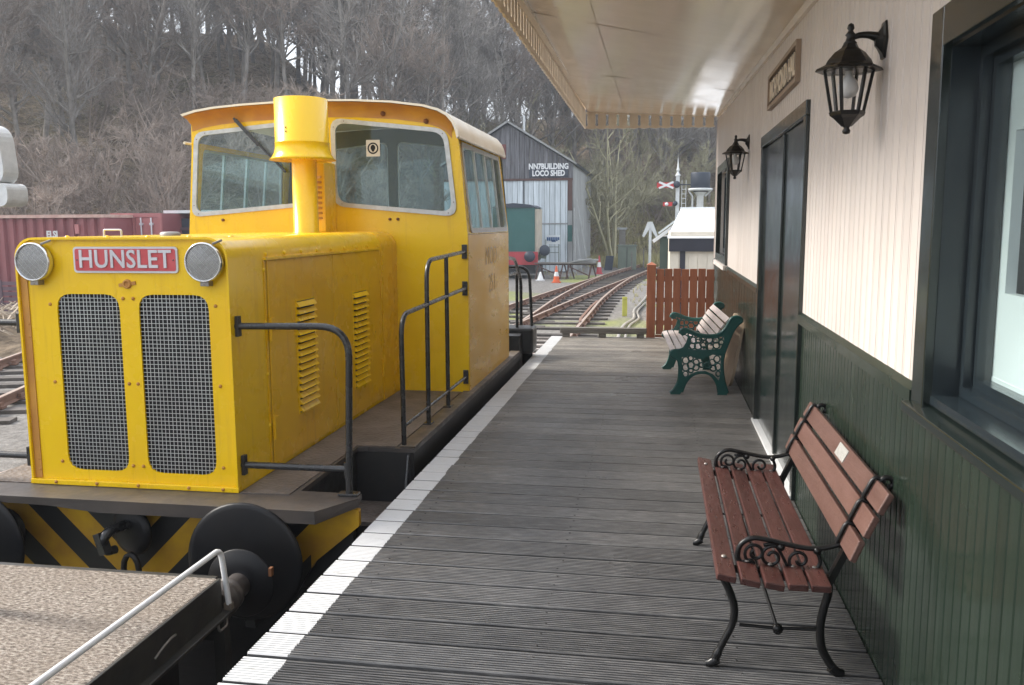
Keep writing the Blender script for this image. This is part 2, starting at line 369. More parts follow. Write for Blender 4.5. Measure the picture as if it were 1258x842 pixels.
def part(name, mb, m, parent=None, label=None, bevel=0, kind=None, fix=True):
    """mesh given in world coordinates, stored about its parent's origin"""
    org = ORG[parent.name] if parent is not None else Vector((0, 0, 0))
    me = mb.mesh(name, org, fix); me.materials.append(M[m] if isinstance(m, str) else m)
    o = bpy.data.objects.new(name, me); link(o, parent, org)
    if label: o['label'] = label
    if kind: o['kind'] = kind
    if bevel:
        b = o.modifiers.new('bevel', 'BEVEL'); b.width = bevel; b.segments = 2; b.limit_method = 'ANGLE'; b.angle_limit = R(40)
    return o
def solo(name, mb, m, label, cat, loc=None, group=None, bevel=0):
    loc = loc or mb.v[0]; me = mb.mesh(name, loc); me.materials.append(M[m])
    o = bpy.data.objects.new(name, me); link(o, None, loc); o['label'] = label; o['category'] = cat
    if group: o['group'] = group
    if bevel:
        b = o.modifiers.new('bevel', 'BEVEL'); b.width = bevel; b.segments = 2; b.limit_method = 'ANGLE'; b.angle_limit = R(40)
    return o
def struct(name, mb, m, loc=(0, 0, 0), fix=True):
    me = mb.mesh(name, loc, fix); me.materials.append(M[m]); o = bpy.data.objects.new(name, me); link(o, None, loc); o['kind'] = 'structure'; return o
def inst(name, me, parent, world, rot=None, scale=None):
    o = bpy.data.objects.new(name, me); link(o, parent, world)
    if rot: o.rotation_euler = rot
    if scale: o.scale = scale
    return o
def text(name, s, size, extr, m, parent, mtx, sx=1, off=0, spacing=1):
    c = bpy.data.curves.new(name, 'FONT'); c.body = s; c.size = size; c.extrude = extr; c.offset = off; c.align_x = 'CENTER'; c.align_y = 'CENTER'; c.space_character = spacing; c.resolution_u = 3
    t = bpy.data.objects.new('tmp', c); COL.objects.link(t)
    bpy.context.view_layer.update()
    me = bpy.data.meshes.new_from_object(t.evaluated_get(bpy.context.evaluated_depsgraph_get())); bpy.data.objects.remove(t)
    me.transform(mtx @ Matrix.Diagonal((sx, 1, 1, 1)))
    org = ORG[parent.name]; me.transform(Matrix.Translation(-org)); me.materials.clear(); me.materials.append(M[m])
    o = bpy.data.objects.new(name, me); link(o, parent, org); return o
def basis(o, x, y):
    x = Vector(x).normalized(); y = Vector(y).normalized(); z = x.cross(y)
    return Matrix(((x.x, y.x, z.x, o[0]), (x.y, y.y, z.y, o[1]), (x.z, y.z, z.z, o[2]), (0, 0, 0, 1)))
def rrect(x0, y0, x1, y1, r, n=5):
    p = []
    for cx, cy, a0 in ((x1-r, y1-r, 0), (x0+r, y1-r, 90), (x0+r, y0+r, 180), (x1-r, y0+r, 270)):
        for k in range(n+1):
            a = R(a0+90*k/n); p.append((cx+r*math.cos(a), cy+r*math.sin(a)))
    return p
def rquad(c, r, n=4):
    """rounded polygon from corner list (counter-clockwise)"""
    out = []; m = len(c)
    for i in range(m):
        p = Vector(c[i]); a = (Vector(c[i-1])-p).normalized(); b = (Vector(c[(i+1) % m])-p).normalized()
        for k in range(n+1):
            t = k/n; q = (p+a*r)*(1-t)**2+p*2*t*(1-t)+(p+b*r)*t*t; out.append((q.x, q.y))
    return out
def arcpts(pts, r, n=5):
    """polyline with rounded corners in 3D"""
    pts = [Vector(p) for p in pts]; out = [pts[0]]
    for i in range(1, len(pts)-1):
        p = pts[i]; a = (pts[i-1]-p); b = (pts[i+1]-p); rr = min(r, a.length*.45, b.length*.45); a.normalize(); b.normalize()
        for k in range(n+1):
            t = k/n; out.append((p+a*rr)*(1-t)**2+p*2*t*(1-t)+(p+b*rr)*t*t)
    return out+[pts[-1]]
def bez(ps, n=12):
    """Catmull-Rom through points"""
    ps = [Vector(p) for p in ps]; P = [ps[0]*2-ps[1]]+ps+[ps[-1]*2-ps[-2]]; out = []
    for i in range(1, len(P)-2):
        for k in range(n):
            t = k/n; a, b, c, d = P[i-1:i+3]
            out.append(.5*((2*b)+(c-a)*t+(2*a-5*b+4*c-d)*t*t+(3*b-a-3*c+d)*t**3))
    return out+[ps[-1]]

GZ = -1.11; RZ = -.90
PX_ = -1.43
# ================================================================== SETTING: ground, platform, tracks
mb = MB(); mb.sheet([[(x, y, GZ) for x in (-900, -60, -20, 0, 20, 60, 900)] for y in (-300, -60, 0, 40, 80, 120, 900)], False)
struct('ground', mb, 'ground')
mb = MB(); mb.sheet([[(x, y, GZ+.012) for x in (-4.6, -3.2, -1.4, .9)] for y in (9.5, 12, 16, 20.5)], False)
struct('gravel_path', mb, 'ballast')
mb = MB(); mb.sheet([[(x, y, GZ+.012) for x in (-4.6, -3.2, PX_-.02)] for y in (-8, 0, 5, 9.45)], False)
struct('dark_track_bed', mb, 'frame_dark')  # oil-black sheet added to darken the shaded pit under loco and wagon

# platform: joists and facing below, grooved boards on top
PX0, PX1, PEND = -1.46, .775, 12.14
pf = MB(); 
for y in (-1.6, 1.4, 4.4, 7.4, 10.4, 12.0): pf.box((PX0+.06, y, GZ), (PX1, y+.12, -.06))
platform = struct('platform', pf, 'frame_dark')
fc = MB()
for k in range(5): fc.box((PX0+.03, -1.6, GZ+k*.2), (PX0+.058, PEND-.01, GZ+k*.2+.19))
part('facing_board', fc, 'frame_dark', platform, kind='stuff')
PITCH_B = .1865; BW = PITCH_B-.019
def groove_profile(depth=.009, n=9):
    p = [(0, -.010), (.006, 0)]; s = (BW-.02)/n
    for k in range(n):
        y = .010+k*s
        p += [(y+s*.06, 0), (y+s*.16, -depth), (y+s*.52, -depth), (y+s*.62, 0)]
    p += [(BW-.006, 0), (BW, -.010)]; return p
def board_mesh(x0, x1, off, bot, name, m, seed=0):
    pr = groove_profile(); mb = MB()
    xs = [x0, x1] if not seed else None
    rnd = random.Random(seed)
    a = []; b = []
    wob = 0
    for i, (y, z) in enumerate(pr):
        if seed and i % 4 == 0: wob = rnd.uniform(-.002, .002)
        a.append((x0, y, z+off)); b.append((x1+wob, y, z+off))
    n = len(pr)
    mb.add(a+b, [(i, i+n, i+n+1, i+1) for i in range(n-1)])
    if bot:
        q = [(x0, 0, -.004), (x0, BW, -.004), (x0, BW, bot), (x0, 0, bot), (x1, 0, -.004), (x1, BW, -.004), (x1, BW, bot), (x1, 0, bot)]
        mb.add(q, [(0, 1, 2, 3), (5, 4, 7, 6), (4, 0, 3, 7), (1, 5, 6, 2), (3, 2, 6, 7)])
        mb.add(a+[(x0, BW/2, -.006)], [(i, i+1, n) for i in range(n-1)])
    me = mb.mesh(name); me.materials.append(M[m]); return me
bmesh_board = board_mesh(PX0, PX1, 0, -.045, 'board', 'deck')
paints = [board_mesh(PX0-.001, PX0+.160+.005*math.sin(k*2.1), .0012, 0, 'edge_paint', 'edge_white', seed=k+3) for k in range(7)]
k = 0; y = PEND-BW
while y > -1.6:
    dz = random.uniform(-.0015, .0015)
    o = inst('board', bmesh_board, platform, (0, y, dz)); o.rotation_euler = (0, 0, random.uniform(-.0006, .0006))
    inst('edge_paint', paints[(k*3+k//4) % 7], o, (0, y, dz)); y -= PITCH_B; k += 1

sc_ = MB()
for q in range(24):
    yy = PEND-BW-PITCH_B*(26+q)
    for x in (-1.22, -.42, .30):
        for dy in (.035, BW-.035): sc_.lathe([(.0055, .0), (.005, .0012), (.001, .0006)], (x+random.uniform(-.01, .01), yy+dy, 0), (0, 0, 1), 8)
part('screw_head', sc_, 'frame_dark', platform, kind='stuff')
# ------------------------------------------------------------------ tracks
def smooth_path(pts, step=.62):
    c = bez([(x, y, 0) for x, y in pts], 24); out = [c[0]]; acc = 0
    for i in range(1, len(c)):
        d = (c[i]-out[-1]).length
        if d >= step: out.append(c[i])
    return out
RPROF = [(-.035, 0), (.035, 0), (.037, -.03), (.010, -.045), (.009, -.12), (.06, -.135), (.06, -.15), (-.06, -.15), (-.06, -.135), (-.009, -.12), (-.010, -.045), (-.037, -.03)]
def rail_mb(path, off):
    vs = []; n = len(RPROF)
    for i, p in enumerate(path):
        d = (path[min(i+1, len(path)-1)]-path[max(i-1, 0)]).normalized(); nx = Vector((d.y, -d.x, 0))
        for u, h in RPROF: vs.append(p+nx*(off+u)+Vector((0, 0, RZ+h)))
    fs = [(i*n+k, i*n+(k+1) % n, (i+1)*n+(k+1) % n, (i+1)*n+k) for i in range(len(path)-1) for k in range(n)]
    return MB().add(vs, fs)
sl_me = MB().box((-1.28, -.125, -.13), (1.28, .125, .0)).mesh('sleeper'); sl_me.materials.append(M['sleeper'])
ch_me = MB()
for s in (-1, 1): ch_me.box((s*.75-.13, -.08, 0), (s*.75+.13, .08, .035)); ch_me.box((s*.75-.1, -.05, .03), (s*.75-.05, .05, .09)); ch_me.box((s*.75+.05, -.05, .03), (s*.75+.1, .05, .09))
ch_me = ch_me.mesh('rail_chair'); ch_me.materials.append(M['rust'])
def track(pts, sl_from=0, sl_to=1e9, extra=None):
    path = smooth_path(pts, .35); t = struct('railway_track', MB().box((path[0].x-.01, path[0].y, GZ-.2), (path[0].x, path[0].y+.01, GZ-.19)), 'rust')
    for s in (-.775, .775):
        r = part('rail', rail_mb(path, s), 'rust', t)
        r.data.materials.append(M['rail_top'])
        for p in r.data.polygons:
            if p.index % len(RPROF) == 0: p.material_index = 1
    acc = 0; n = 0
    for i in range(1, len(path)):
        acc += (path[i]-path[i-1]).length
        if acc > .68:
            acc = 0
            if not (sl_from < path[i].y < sl_to): continue
            d = (path[i]-path[i-1]).normalized(); rz = math.atan2(-d.x, d.y)+random.uniform(-.02, .02)
            o = inst('sleeper', sl_me, t, (path[i].x, path[i].y, RZ-.150+random.uniform(-.012, .0)), (0, 0, rz))
            if path[i].y < 60: inst('rail_chair', ch_me, o, (path[i].x, path[i].y, RZ-.15))
            n += 1
    return t
track([(-2.76, -4), (-2.76, 8), (-2.72, 16), (-2.66, 24), (-2.60, 30), (-2.3, 37), (-1.85, 43), (-1.0, 50), (.3, 58), (2.4, 68), (6, 82), (12, 98)], 9, 75)
track([(-7.6, -6), (-5.9, 6), (-4.95, 14), (-4.3, 21), (-3.62, 28), (-2.98, 34), (-2.45, 38.4), (-1.95, 42.6), (-1.1, 50.2)], 3, 36)
track([(-5.4, -4), (-8.0, 4), (-10.55, 12.2), (-13.2, 20.6), (-16, 30)], 2, 30)
# check rail beside the switch
cr = [Vector(p) for p in ((-1.95+.02, 22.0, 0), (-2.0, 23, 0), (-1.99, 26.5, 0), (-1.93, 28.5, 0))]
solo('check_rail', rail_mb(cr, 0), 'rust', 'short rusty check rail lying just left of the right-hand running rail', 'rail')
solo('signal_cable', MB().tube(bez([(-.86, 19, GZ+.04), (-.90, 21.2, GZ+.07), (-.84, 23, GZ+.06), (-.66, 24.6, GZ+.05), (-.70, 26.6, GZ+.08), (-.55, 29.5, GZ+.05), (-.35, 33.5, GZ+.04)], 8), .04, 8).tube(bez([(-.70, 19, GZ+.04), (-.74, 21.2, GZ+.06), (-.7, 23, GZ+.05), (-.52, 24.6, GZ+.05), (-.6, 26.6, GZ+.05), (-.42, 29.5, GZ+.05)], 8), .03, 6), 'cable', 'thick pale cable snaking over the gravel right of the tracks', 'cable')
mb = MB().box((-1.02, 25.6, GZ), (-.88, 25.72, GZ+.56)).box((-1.0, 25.58, GZ+.5), (-.9, 25.6, GZ+.57))
solo('track_marker', mb, 'yellow_peg', 'small yellow marker peg standing between the rails', 'marker', bevel=.01)

# ================================================================== HILL
def interp(x, xs, ys):
    if x <= xs[0]: return ys[0]
    for i in range(1, len(xs)):
        if x <= xs[i]: 
            t = (x-xs[i-1])/(xs[i]-xs[i-1]); return ys[i-1]+(ys[i]-ys[i-1])*t
    return ys[-1]
def basey(x): return interp(x, [-90, -45, -28, -20, -13, -8, -2, 6, 30, 90], [8, 24, 29, 33, 46, 60, 66, 70, 76, 80])
def hgt(x, y):
    d = (y-basey(x))*.86
    if d <= 0: return GZ-.05+min(0, d)*.0
    ra = x/max(y, 20.)
    top = interp(ra, [-1, -.6, -.45, -.38, -.2, 0, .3], [38, 33, 28, 15, 14, 20, 23])
    z = .60*d; z = top*(1-math.exp(-z/top*1.15)) if z < top*3 else top
    return GZ-.05+z+.5*math.sin(x*.31+y*.17)*min(1, d/6)+.35*math.sin(x*.83-y*.45)*min(1, d/6)
mb = MB(); g = []
for j in range(90):
    y = 4+j*1.7+max(0, j-60)**1.6
    g.append([(x, y, hgt(x, y)) for x in [-110+i*1.7 for i in range(120)]])
mb.sheet(g); struct('hillside', mb, 'hill', fix=False)
# ================================================================== STATION BUILDING
WX = .78; Y0, Y1 = -1.6, 12.8
bld = thing('station_building', 'cream and dark green boarded station building with canopy along the platform', 'building', (WX, 5, 0))
body = MB()
def wallbox(y0, y1, z0, z1): body.box((WX+.022, y0, z0), (WX+.13, y1, z1))
DY0, DY1, DZ = 4.98, 7.08, 2.17
W1 = (.95, 2.66, 1.05, 2.03); W2 = (10.5, 12.1, 1.07, 2.2)
wallbox(Y0, W1[0], -.9, 3.3); wallbox(W1[0], W1[1], -.9, W1[2]); wallbox(W1[0], W1[1], W1[3], 3.3); wallbox(W1[1], DY0, -.9, 3.3)
wallbox(DY0, DY1, DZ, 3.3); wallbox(DY0, DY1, -.9, -.0); wallbox(DY1, W2[0], -.9, 3.3); wallbox(W2[0], W2[1], -.9, W2[2]); wallbox(W2[0], W2[1], W2[3], 3.3); wallbox(W2[1], Y1, -.9, 3.3)
body.box((WX+.13, Y1-.1, -.9), (4.6, Y1-.002, 3.3)).box((4.5, 4.6, -.9), (4.6, Y1-.1, 3.3)).box((4.5, Y0, -.9), (4.6, 4.6, .5)).box((4.5, Y0, 2.55), (4.6, 4.6, 3.3)).box((4.5, -.1, .5), (4.6, .1, 2.55)).box((4.5, 2.2, .5), (4.6, 2.4, 2.55)).box((WX+.13, Y0, -.9), (4.5, Y0+.1, .6)).box((WX+.13, Y0, 2.5), (4.5, Y0+.1, 3.3)).box((WX+.13, Y0, .6), (1.6, Y0+.1, 2.5))  # openings in the unseen rear and end walls added to let daylight in
part('wall', body, 'cream', bld)
part('room_floor', MB().box((WX+.131, Y0+.1, -.1), (4.49, Y1-.1, .0)), 'interior', bld)
part('room_lining', MB().box((WX+.131, 4.3, .001), (4.49, 4.35, 2.6)).box((WX+.131, Y0+.1, 2.6), (4.49, 4.4, 2.65)), 'pale_room', bld)
# cladding boards
def clad_mesh(z0, z1, wd, name, m):
    g = .006; e = wd-.004
    p = [(0, g), (.003, .0), (e-.018, 0), (e-.016, .0045), (e-.0135, .0045), (e-.011, 0), (e-.003, 0), (e, g)] if m == 'cream' else [(0, g), (.004, 0), (wd*.5, -.0004), (e-.004, 0), (e, g)]
    mb = MB(); n = len(p)
    mb.add([(d, y, z0) for y, d in p]+[(d, y, z1) for y, d in p], [(i, i+1, i+1+n, i+n) for i in range(n-1)])
    mb.add([(.02, 0, z0), (.02, 0, z1), (g, 0, z0), (g, 0, z1), (.02, e, z0), (.02, e, z1), (g, e, z0), (g, e, z1)], [(0, 2, 3, 1), (4, 5, 7, 6), (0, 4, 6, 2), (1, 3, 7, 5)])
    me = mb.mesh(name); me.materials.append(M[m]); return me
BWD = .092
cm = {}
def clad(y0, y1, z0, z1, nm, m, ind=True):
    """vertical boards from y0 to y1"""
    n = max(1, round((y1-y0)/(BWD if m == 'cream' else .064))); wd = (y1-y0)/n; key = (round(z0, 3), round(z1, 3), round(wd, 4), m)
    if ind:
        if key not in cm: cm[key] = clad_mesh(z0, z1, wd, nm, m)
        for k in range(n): inst(nm, cm[key], bld, (WX+random.uniform(-.0006, .0006), y0+k*wd, 0))
    else:
        mb = MB(); me = clad_mesh(z0, z1, wd, nm, m); vs = [v.co for v in me.vertices]; fs = [tuple(p.vertices) for p in me.polygons]
        for k in range(n): mb.add([(v.x+WX, v.y+y0+k*wd, v.z) for v in vs], fs)
        part(nm, mb, m, bld, kind='stuff')
UZ0, UZ1, LZ1 = 1.062, 3.28, 1.008
clad(2.78, DY0-.0, UZ0, UZ1, 'cream_board', 'cream'); clad(.9, 2.78, 2.137, UZ1, 'cream_board', 'cream', False); clad(Y0, .9, UZ0, UZ1, 'cream_board', 'cream', False)
clad(DY0, DY1, 2.20, UZ1, 'cream_board', 'cream', False)
clad(DY1, 9.0, UZ0, UZ1, 'cream_board', 'cream'); clad(9.0, 10.38, UZ0, UZ1, 'cream_board', 'cream', False); clad(10.38, 12.22, 2.29, UZ1, 'cream_board', 'cream', False); clad(12.22, Y1, UZ0, UZ1, 'cream_board', 'cream', False)
clad(.9, DY0, -.02, LZ1, 'green_board', 'green'); clad(Y0, .9, -.02, LZ1, 'green_board', 'green', False)
clad(DY1, 10, -.02, LZ1, 'green_board', 'green'); clad(10, Y1, -.02, LZ1, 'green_board', 'green', False)
for a, b in ((2.78, DY0-.003), (DY1+.003, Y1)):
    r = MB().box((WX-.024, a, 1.009), (WX+.02, b, 1.048)).add([(WX-.024, a, 1.0485), (WX-.024, b, 1.0485), (WX+.0, b, 1.0655), (WX+.0, a, 1.0655), (WX+.02, a, 1.0655), (WX+.02, b, 1.0655)], [(0, 1, 2, 3), (3, 2, 5, 4)])
    part('dado_rail', r, 'green', bld)
part('corner_board', MB().box((WX-.012, Y1, -.02), (WX+.10, Y1+.02, 3.25)), 'cream', bld)
part('skirting_gap', MB().box((WX-.004, Y0, -.045), (WX+.02, DY0-.01, -.021)).box((WX-.004, DY1+.01, -.045), (WX+.02, Y1, -.021)), 'dark', bld)
# door
fr = MB().box((WX-.022, DY0, 0), (WX+.05, DY0+.075, 2.12)).box((WX-.022, DY1-.075, 0), (WX+.05, DY1, 2.12)).box((WX-.024, DY0-.006, 2.12), (WX+.05, DY1+.006, 2.20))
part('door_frame', fr, 'dk_green', bld, bevel=.004)
part('threshold', MB().box((WX-.035, DY0+.02, .001), (WX+.04, DY1-.02, .022)), 'white', bld, bevel=.003)
def leaf(y0, y1, name):
    d = part('door', MB().box((WX+.004, y0, .03), (WX+.045, y1, 2.115)), 'dk_green', bld, bevel=.004, label=name)
    return d
l1 = leaf(DY0+.08, 5.915, 'near leaf of the dark green double door'); l2 = leaf(5.925, DY1-.08, 'far leaf of the dark green double door')
part('cover_strip', MB().box((WX-.012, 5.895, .03), (WX+.003, 5.945, 2.11)), 'dk_green', l1, bevel=.003)
for yy, dd in ((DY1-.085, l2),):
    for z in (.45, 1.1, 1.85): part('hinge', MB().box((WX-.010, yy-.05, z-.06), (WX+.003, yy+.01, z+.06)).tube([(WX-.012, yy+.006, z-.06), (WX-.012, yy+.006, z+.06)], .009, 8), 'dk_green', dd)
if 0: part('latch', MB().box((WX-.018, 5.955, .92), (WX+.003, 5.99, 1.02)).tube([(WX-.018, 5.97, .97), (WX-.045, 5.97, .97), (WX-.045, 6.04, .97)], .008, 8), 'dk_green', l2)
# near window
wy0, wy1, wz0, wz1 = W1
win = part('window', MB().box((WX-.022, wy1, wz0-.04), (WX+.03, wy1+.11, wz1+.11)).box((WX-.022, wy0-.11, wz0-.04), (WX+.03, wy0, wz1+.11)).box((WX-.022, wy0, wz1), (WX+.03, wy1, wz1+.11)), 'dk_green', bld, label='large near window with dark reveal', bevel=.004)
part('reveal', MB().box((WX+.004, wy1-.005, wz0), (WX+.13, wy1+.02, wz1)).box((WX+.004, wy0-.02, wz0), (WX+.13, wy0+.005, wz1)).box((WX+.004, wy0, wz1-.005), (WX+.13, wy1, wz1+.02)).box((WX+.0, wy0-.02, wz0-.02), (WX+.135, wy1+.02, wz0+.006)), 'blue_black', win)
part('sill', MB().add([(WX-.045, wy0-.13, .985), (WX-.045, wy1+.13, .985), (WX+.13, wy1+.13, .985), (WX+.13, wy0-.13, .985), (WX-.045, wy0-.13, 1.012), (WX-.045, wy1+.13, 1.012), (WX+.13, wy1+.13, 1.05), (WX+.13, wy0-.13, 1.05)], [(0, 1, 2, 3), (4, 7, 6, 5), (0, 4, 5, 1), (1, 5, 6, 2), (2, 6, 7, 3), (3, 7, 4, 0)]), 'dk_green', win, bevel=.003)
def ring(x0, x1, y0, y1, z0, z1, t): return MB().box((x0, y0, z0), (x1, y0+t, z1)).box((x0, y1-t, z0), (x1, y1, z1)).box((x0, y0+t, z0), (x1, y1-t, z0+t)).box((x0, y0+t, z1-t), (x1, y1-t, z1))
part('outer_sash', ring(WX+.075, WX+.0995, wy0+.006, wy1-.006, wz0+.007, wz1-.006, .03), 'blue_black', win)
part('sash', ring(WX+.10, WX+.14, wy0+.006, wy1-.006, wz0+.008, wz1-.006, .055), 'blue_black', win)
part('pane', MB().box((WX+.118, wy0+.05, wz0+.05), (WX+.122, wy1-.05, wz1-.05)), 'glass', win)
part('inner_jamb', ring(WX+.142, WX+.17, wy0, wy1+.25, wz0-.05, wz1+.12, .36), 'white', win)
part('inner_sill', MB().box((WX+.14, wy0, wz0+.056), (WX+.42, wy1-.03, wz0+.075)), 'white', win)
part('secondary_frame', ring(WX+.175, WX+.195, wy0+.02, wy1-.045, wz0+.08, wz1+.04, .05), 'blue_black', win)
cu = MB(); 
cu.sheet([[(WX+.24+.02*math.sin(k*1.25)+.04*zz*zz, 2.27-.10*zz*(1-zz)*3-k*.03, 2.0-zz*.95) for k in range(30)] for zz in (0, .25, .5, .75, 1)])
part('curtain', cu, 'white', win)
part('desk', MB().box((WX+.5, .5, .95), (WX+1.3, 2.6, 1.0)), 'rust_shade_spot', bld)
# small white utility box under the window at the picture's right edge
bx = MB().box((WX-.03, 1.55, .76), (WX-.002, 1.835, .955))
solo('meter_box', bx, 'white', 'small white box fixed to the green wall under the near window', 'box', bevel=.01)
# far window
wy0, wy1, wz0, wz1 = W2
win = part('window', ring(WX-.03, WX+.03, wy0-.1, wy1+.1, wz0-.0, wz1+.09, .1), 'dk_green', bld, label='far window with dark frame beyond the second lantern', bevel=.004)
part('sill', MB().box((WX-.05, wy0-.12, wz0-.055), (WX+.03, wy1+.12, wz0-.001)), 'cream', win)
part('sash', ring(WX+.06, WX+.10, wy0, wy1, wz0+.1, wz1, .06), 'blue_black', win)
part('pane', MB().box((WX+.078, wy0+.05, wz0+.15), (WX+.082, wy1-.05, wz1-.05)), 'glass', win)
part('glazing_bar', MB().box((WX+.06, (wy0+wy1)/2-.02, wz0+.1), (WX+.09, (wy0+wy1)/2+.02, wz1-.06)), 'blue_black', win)
part('reveal', MB().box((WX+.131, wy0-.2, .9), (WX+.14, wy1+.2, 2.4)), 'blue_black', win)
# canopy: ceiling slopes slightly as measured
CX = -1.03; CY0 = -1.5
def zw(y): return 2.73+(y-5)*.0375
def zf(y): return 3.225-(y-5)*.012
canopy = part('canopy', MB().add([(WX+.02, CY0, 3.34), (CX-.05, CY0, 3.34), (CX-.05, Y1+.03, 3.34), (WX+.02, Y1+.03, 3.34), (WX+.02, CY0, 3.42), (CX-.05, CY0, 3.42), (CX-.05, Y1+.03, 3.42), (WX+.02, Y1+.03, 3.42)], [(0, 1, 2, 3), (7, 6, 5, 4), (0, 4, 5, 1), (1, 5, 6, 2), (2, 6, 7, 3), (3, 7, 4, 0)]), 'cream_canopy', bld)
def cz(x, y): t = (x-CX)/(WX-CX); return zf(y)*(1-t)+zw(y)*t
ys = [CY0, .95, 3.2, 5.05, 7.09, 9.6, Y1]
for i in range(len(ys)-1):
    for xa, xb in ((CX+.004, -.502), (-.498, WX-.014)):
        ya, yb = ys[i]+.002, ys[i+1]-.002; gr = []
        for a in range(4):
            x = xa+(xb-xa)*a/3
            gr.append([(x, ya+(yb-ya)*k/6, cz(x, ya+(yb-ya)*k/6)+.002*math.sin(a*2.1+k*1.7+i)) for k in range(7)])
        mb = MB().sheet(gr); n0 = len(mb.v); mb.v += [(p[0], p[1], p[2]+.012) for p in mb.v[:n0]]; fs = list(mb.f)
        mb.f += [tuple(q+n0 for q in reversed(f)) for f in fs]; mb.sm += [True]*len(fs)
        part('ceiling_panel', mb, 'cream_canopy', canopy)
part('wall_plate', MB().bar((WX-.012, CY0, zw(CY0)-.025), (WX-.012, Y1, zw(Y1)-.025), .024, .05), 'cream_canopy', canopy)
part('roof_beam', MB().box((CX-.02, CY0, 3.16), (CX+.03, Y1, 3.33)).box((CX+.03, Y1-.05, 3.155), (WX-.02, Y1, 3.33)), 'cream_canopy', canopy)
# valance boards: half slots with round ends in both edges, pointed foot
def valance_poly(wd, h):
    s = .015; r = .021; zt, zb = h*.80, h*.28; p = []
    def notch(x, sg):
        q = [(x, zb-r), (x+sg*r*.8, zb-r*.6), (x+sg*r, zb), (x+sg*s, zb+r*.9), (x+sg*s, zt-r*.9), (x+sg*r, zt), (x+sg*r*.8, zt+r*.6), (x, zt+r)]
        return q
    p = [(0, .014), (wd*.25, .006), (wd/2, 0), (wd*.75, .006), (wd, .014)]+notch(wd, -1)+[(wd, h), (0, h)]+list(reversed(notch(0, 1)))
    return p
def valance(p0, dirv, n, wd, h0, h1, zb0, zb1, tv):
    dirv = Vector(dirv); tv = Vector(tv)
    for k in range(n):
        t = (k+.5)/n; h = h0+(h1-h0)*t; zb = zb0+(zb1-zb0)*t; mb = MB(); o = Vector(p0)+dirv*wd*k
        f0 = lambda u, v: o+dirv*u+Vector((0, 0, zb+v)); f1 = lambda u, v: o+dirv*u+Vector((0, 0, zb+v))+tv
        mb.plate(valance_poly(wd-.002, h), [], f0, f1); b = part('valance_board', mb, 'valance', canopy)
n = 88; wd = (Y1+.0-3.0)/n*1.0
valance((CX-.022, Y1, 0), (0, -1, 0), 78, .1435, .25, .28, 2.885, 2.985, (-.018, 0, 0))
valance((CX-.02, Y1+.002, 0), (1, 0, 0), 12, .1495, .25, .15, 2.885, 2.875, (0, .018, 0))
part('moulding', MB().bar((CX-.045, CY0, 3.265), (CX-.045, Y1+.03, 3.15), .03, .05), 'valance', canopy)
# building roof
part('roof', MB().add([(WX-.02, Y0-.1, 3.43), (WX-.02, Y1+.1, 3.43), (2.7, Y1+.1, 4.3), (2.7, Y0-.1, 4.3), (4.8, Y1+.1, 3.43), (4.8, Y0-.1, 3.43), (WX-.02, Y0-.1, 3.36), (WX-.02, Y1+.1, 3.36), (4.8, Y1+.1, 3.36), (4.8, Y0-.1, 3.36)],
     [(0, 3, 2, 1), (3, 5, 4, 2), (6, 7, 8, 9), (0, 1, 7, 6), (4, 5, 9, 8), (1, 2, 4, 8, 7), (0, 6, 9, 5, 3)]), 'shed_board', bld)

# station name board on the wall
sg = thing('name_board', 'narrow framed name board high on the cream wall above the door', 'sign', (WX, 6, 2.48))
part('board', MB().box((WX-.012, 5.40, 2.37), (WX-.001, 6.68, 2.565)), 'name_field', sg)
f = MB().box((WX-.03, 5.37, 2.352), (WX-.001, 6.71, 2.378)).box((WX-.03, 5.37, 2.562), (WX-.001, 6.71, 2.588)).box((WX-.03, 5.37, 2.378), (WX-.001, 5.396, 2.562)).box((WX-.03, 6.684, 2.378), (WX-.001, 6.71, 2.562))
part('frame', f, 'name_frame', sg)
text('lettering', 'RICHMOND HALT', .185, .004, 'valance', sg, basis((WX-.014, 6.04, 2.47), (0, -1, 0), (0, 0, 1)), sx=.86, off=.004)

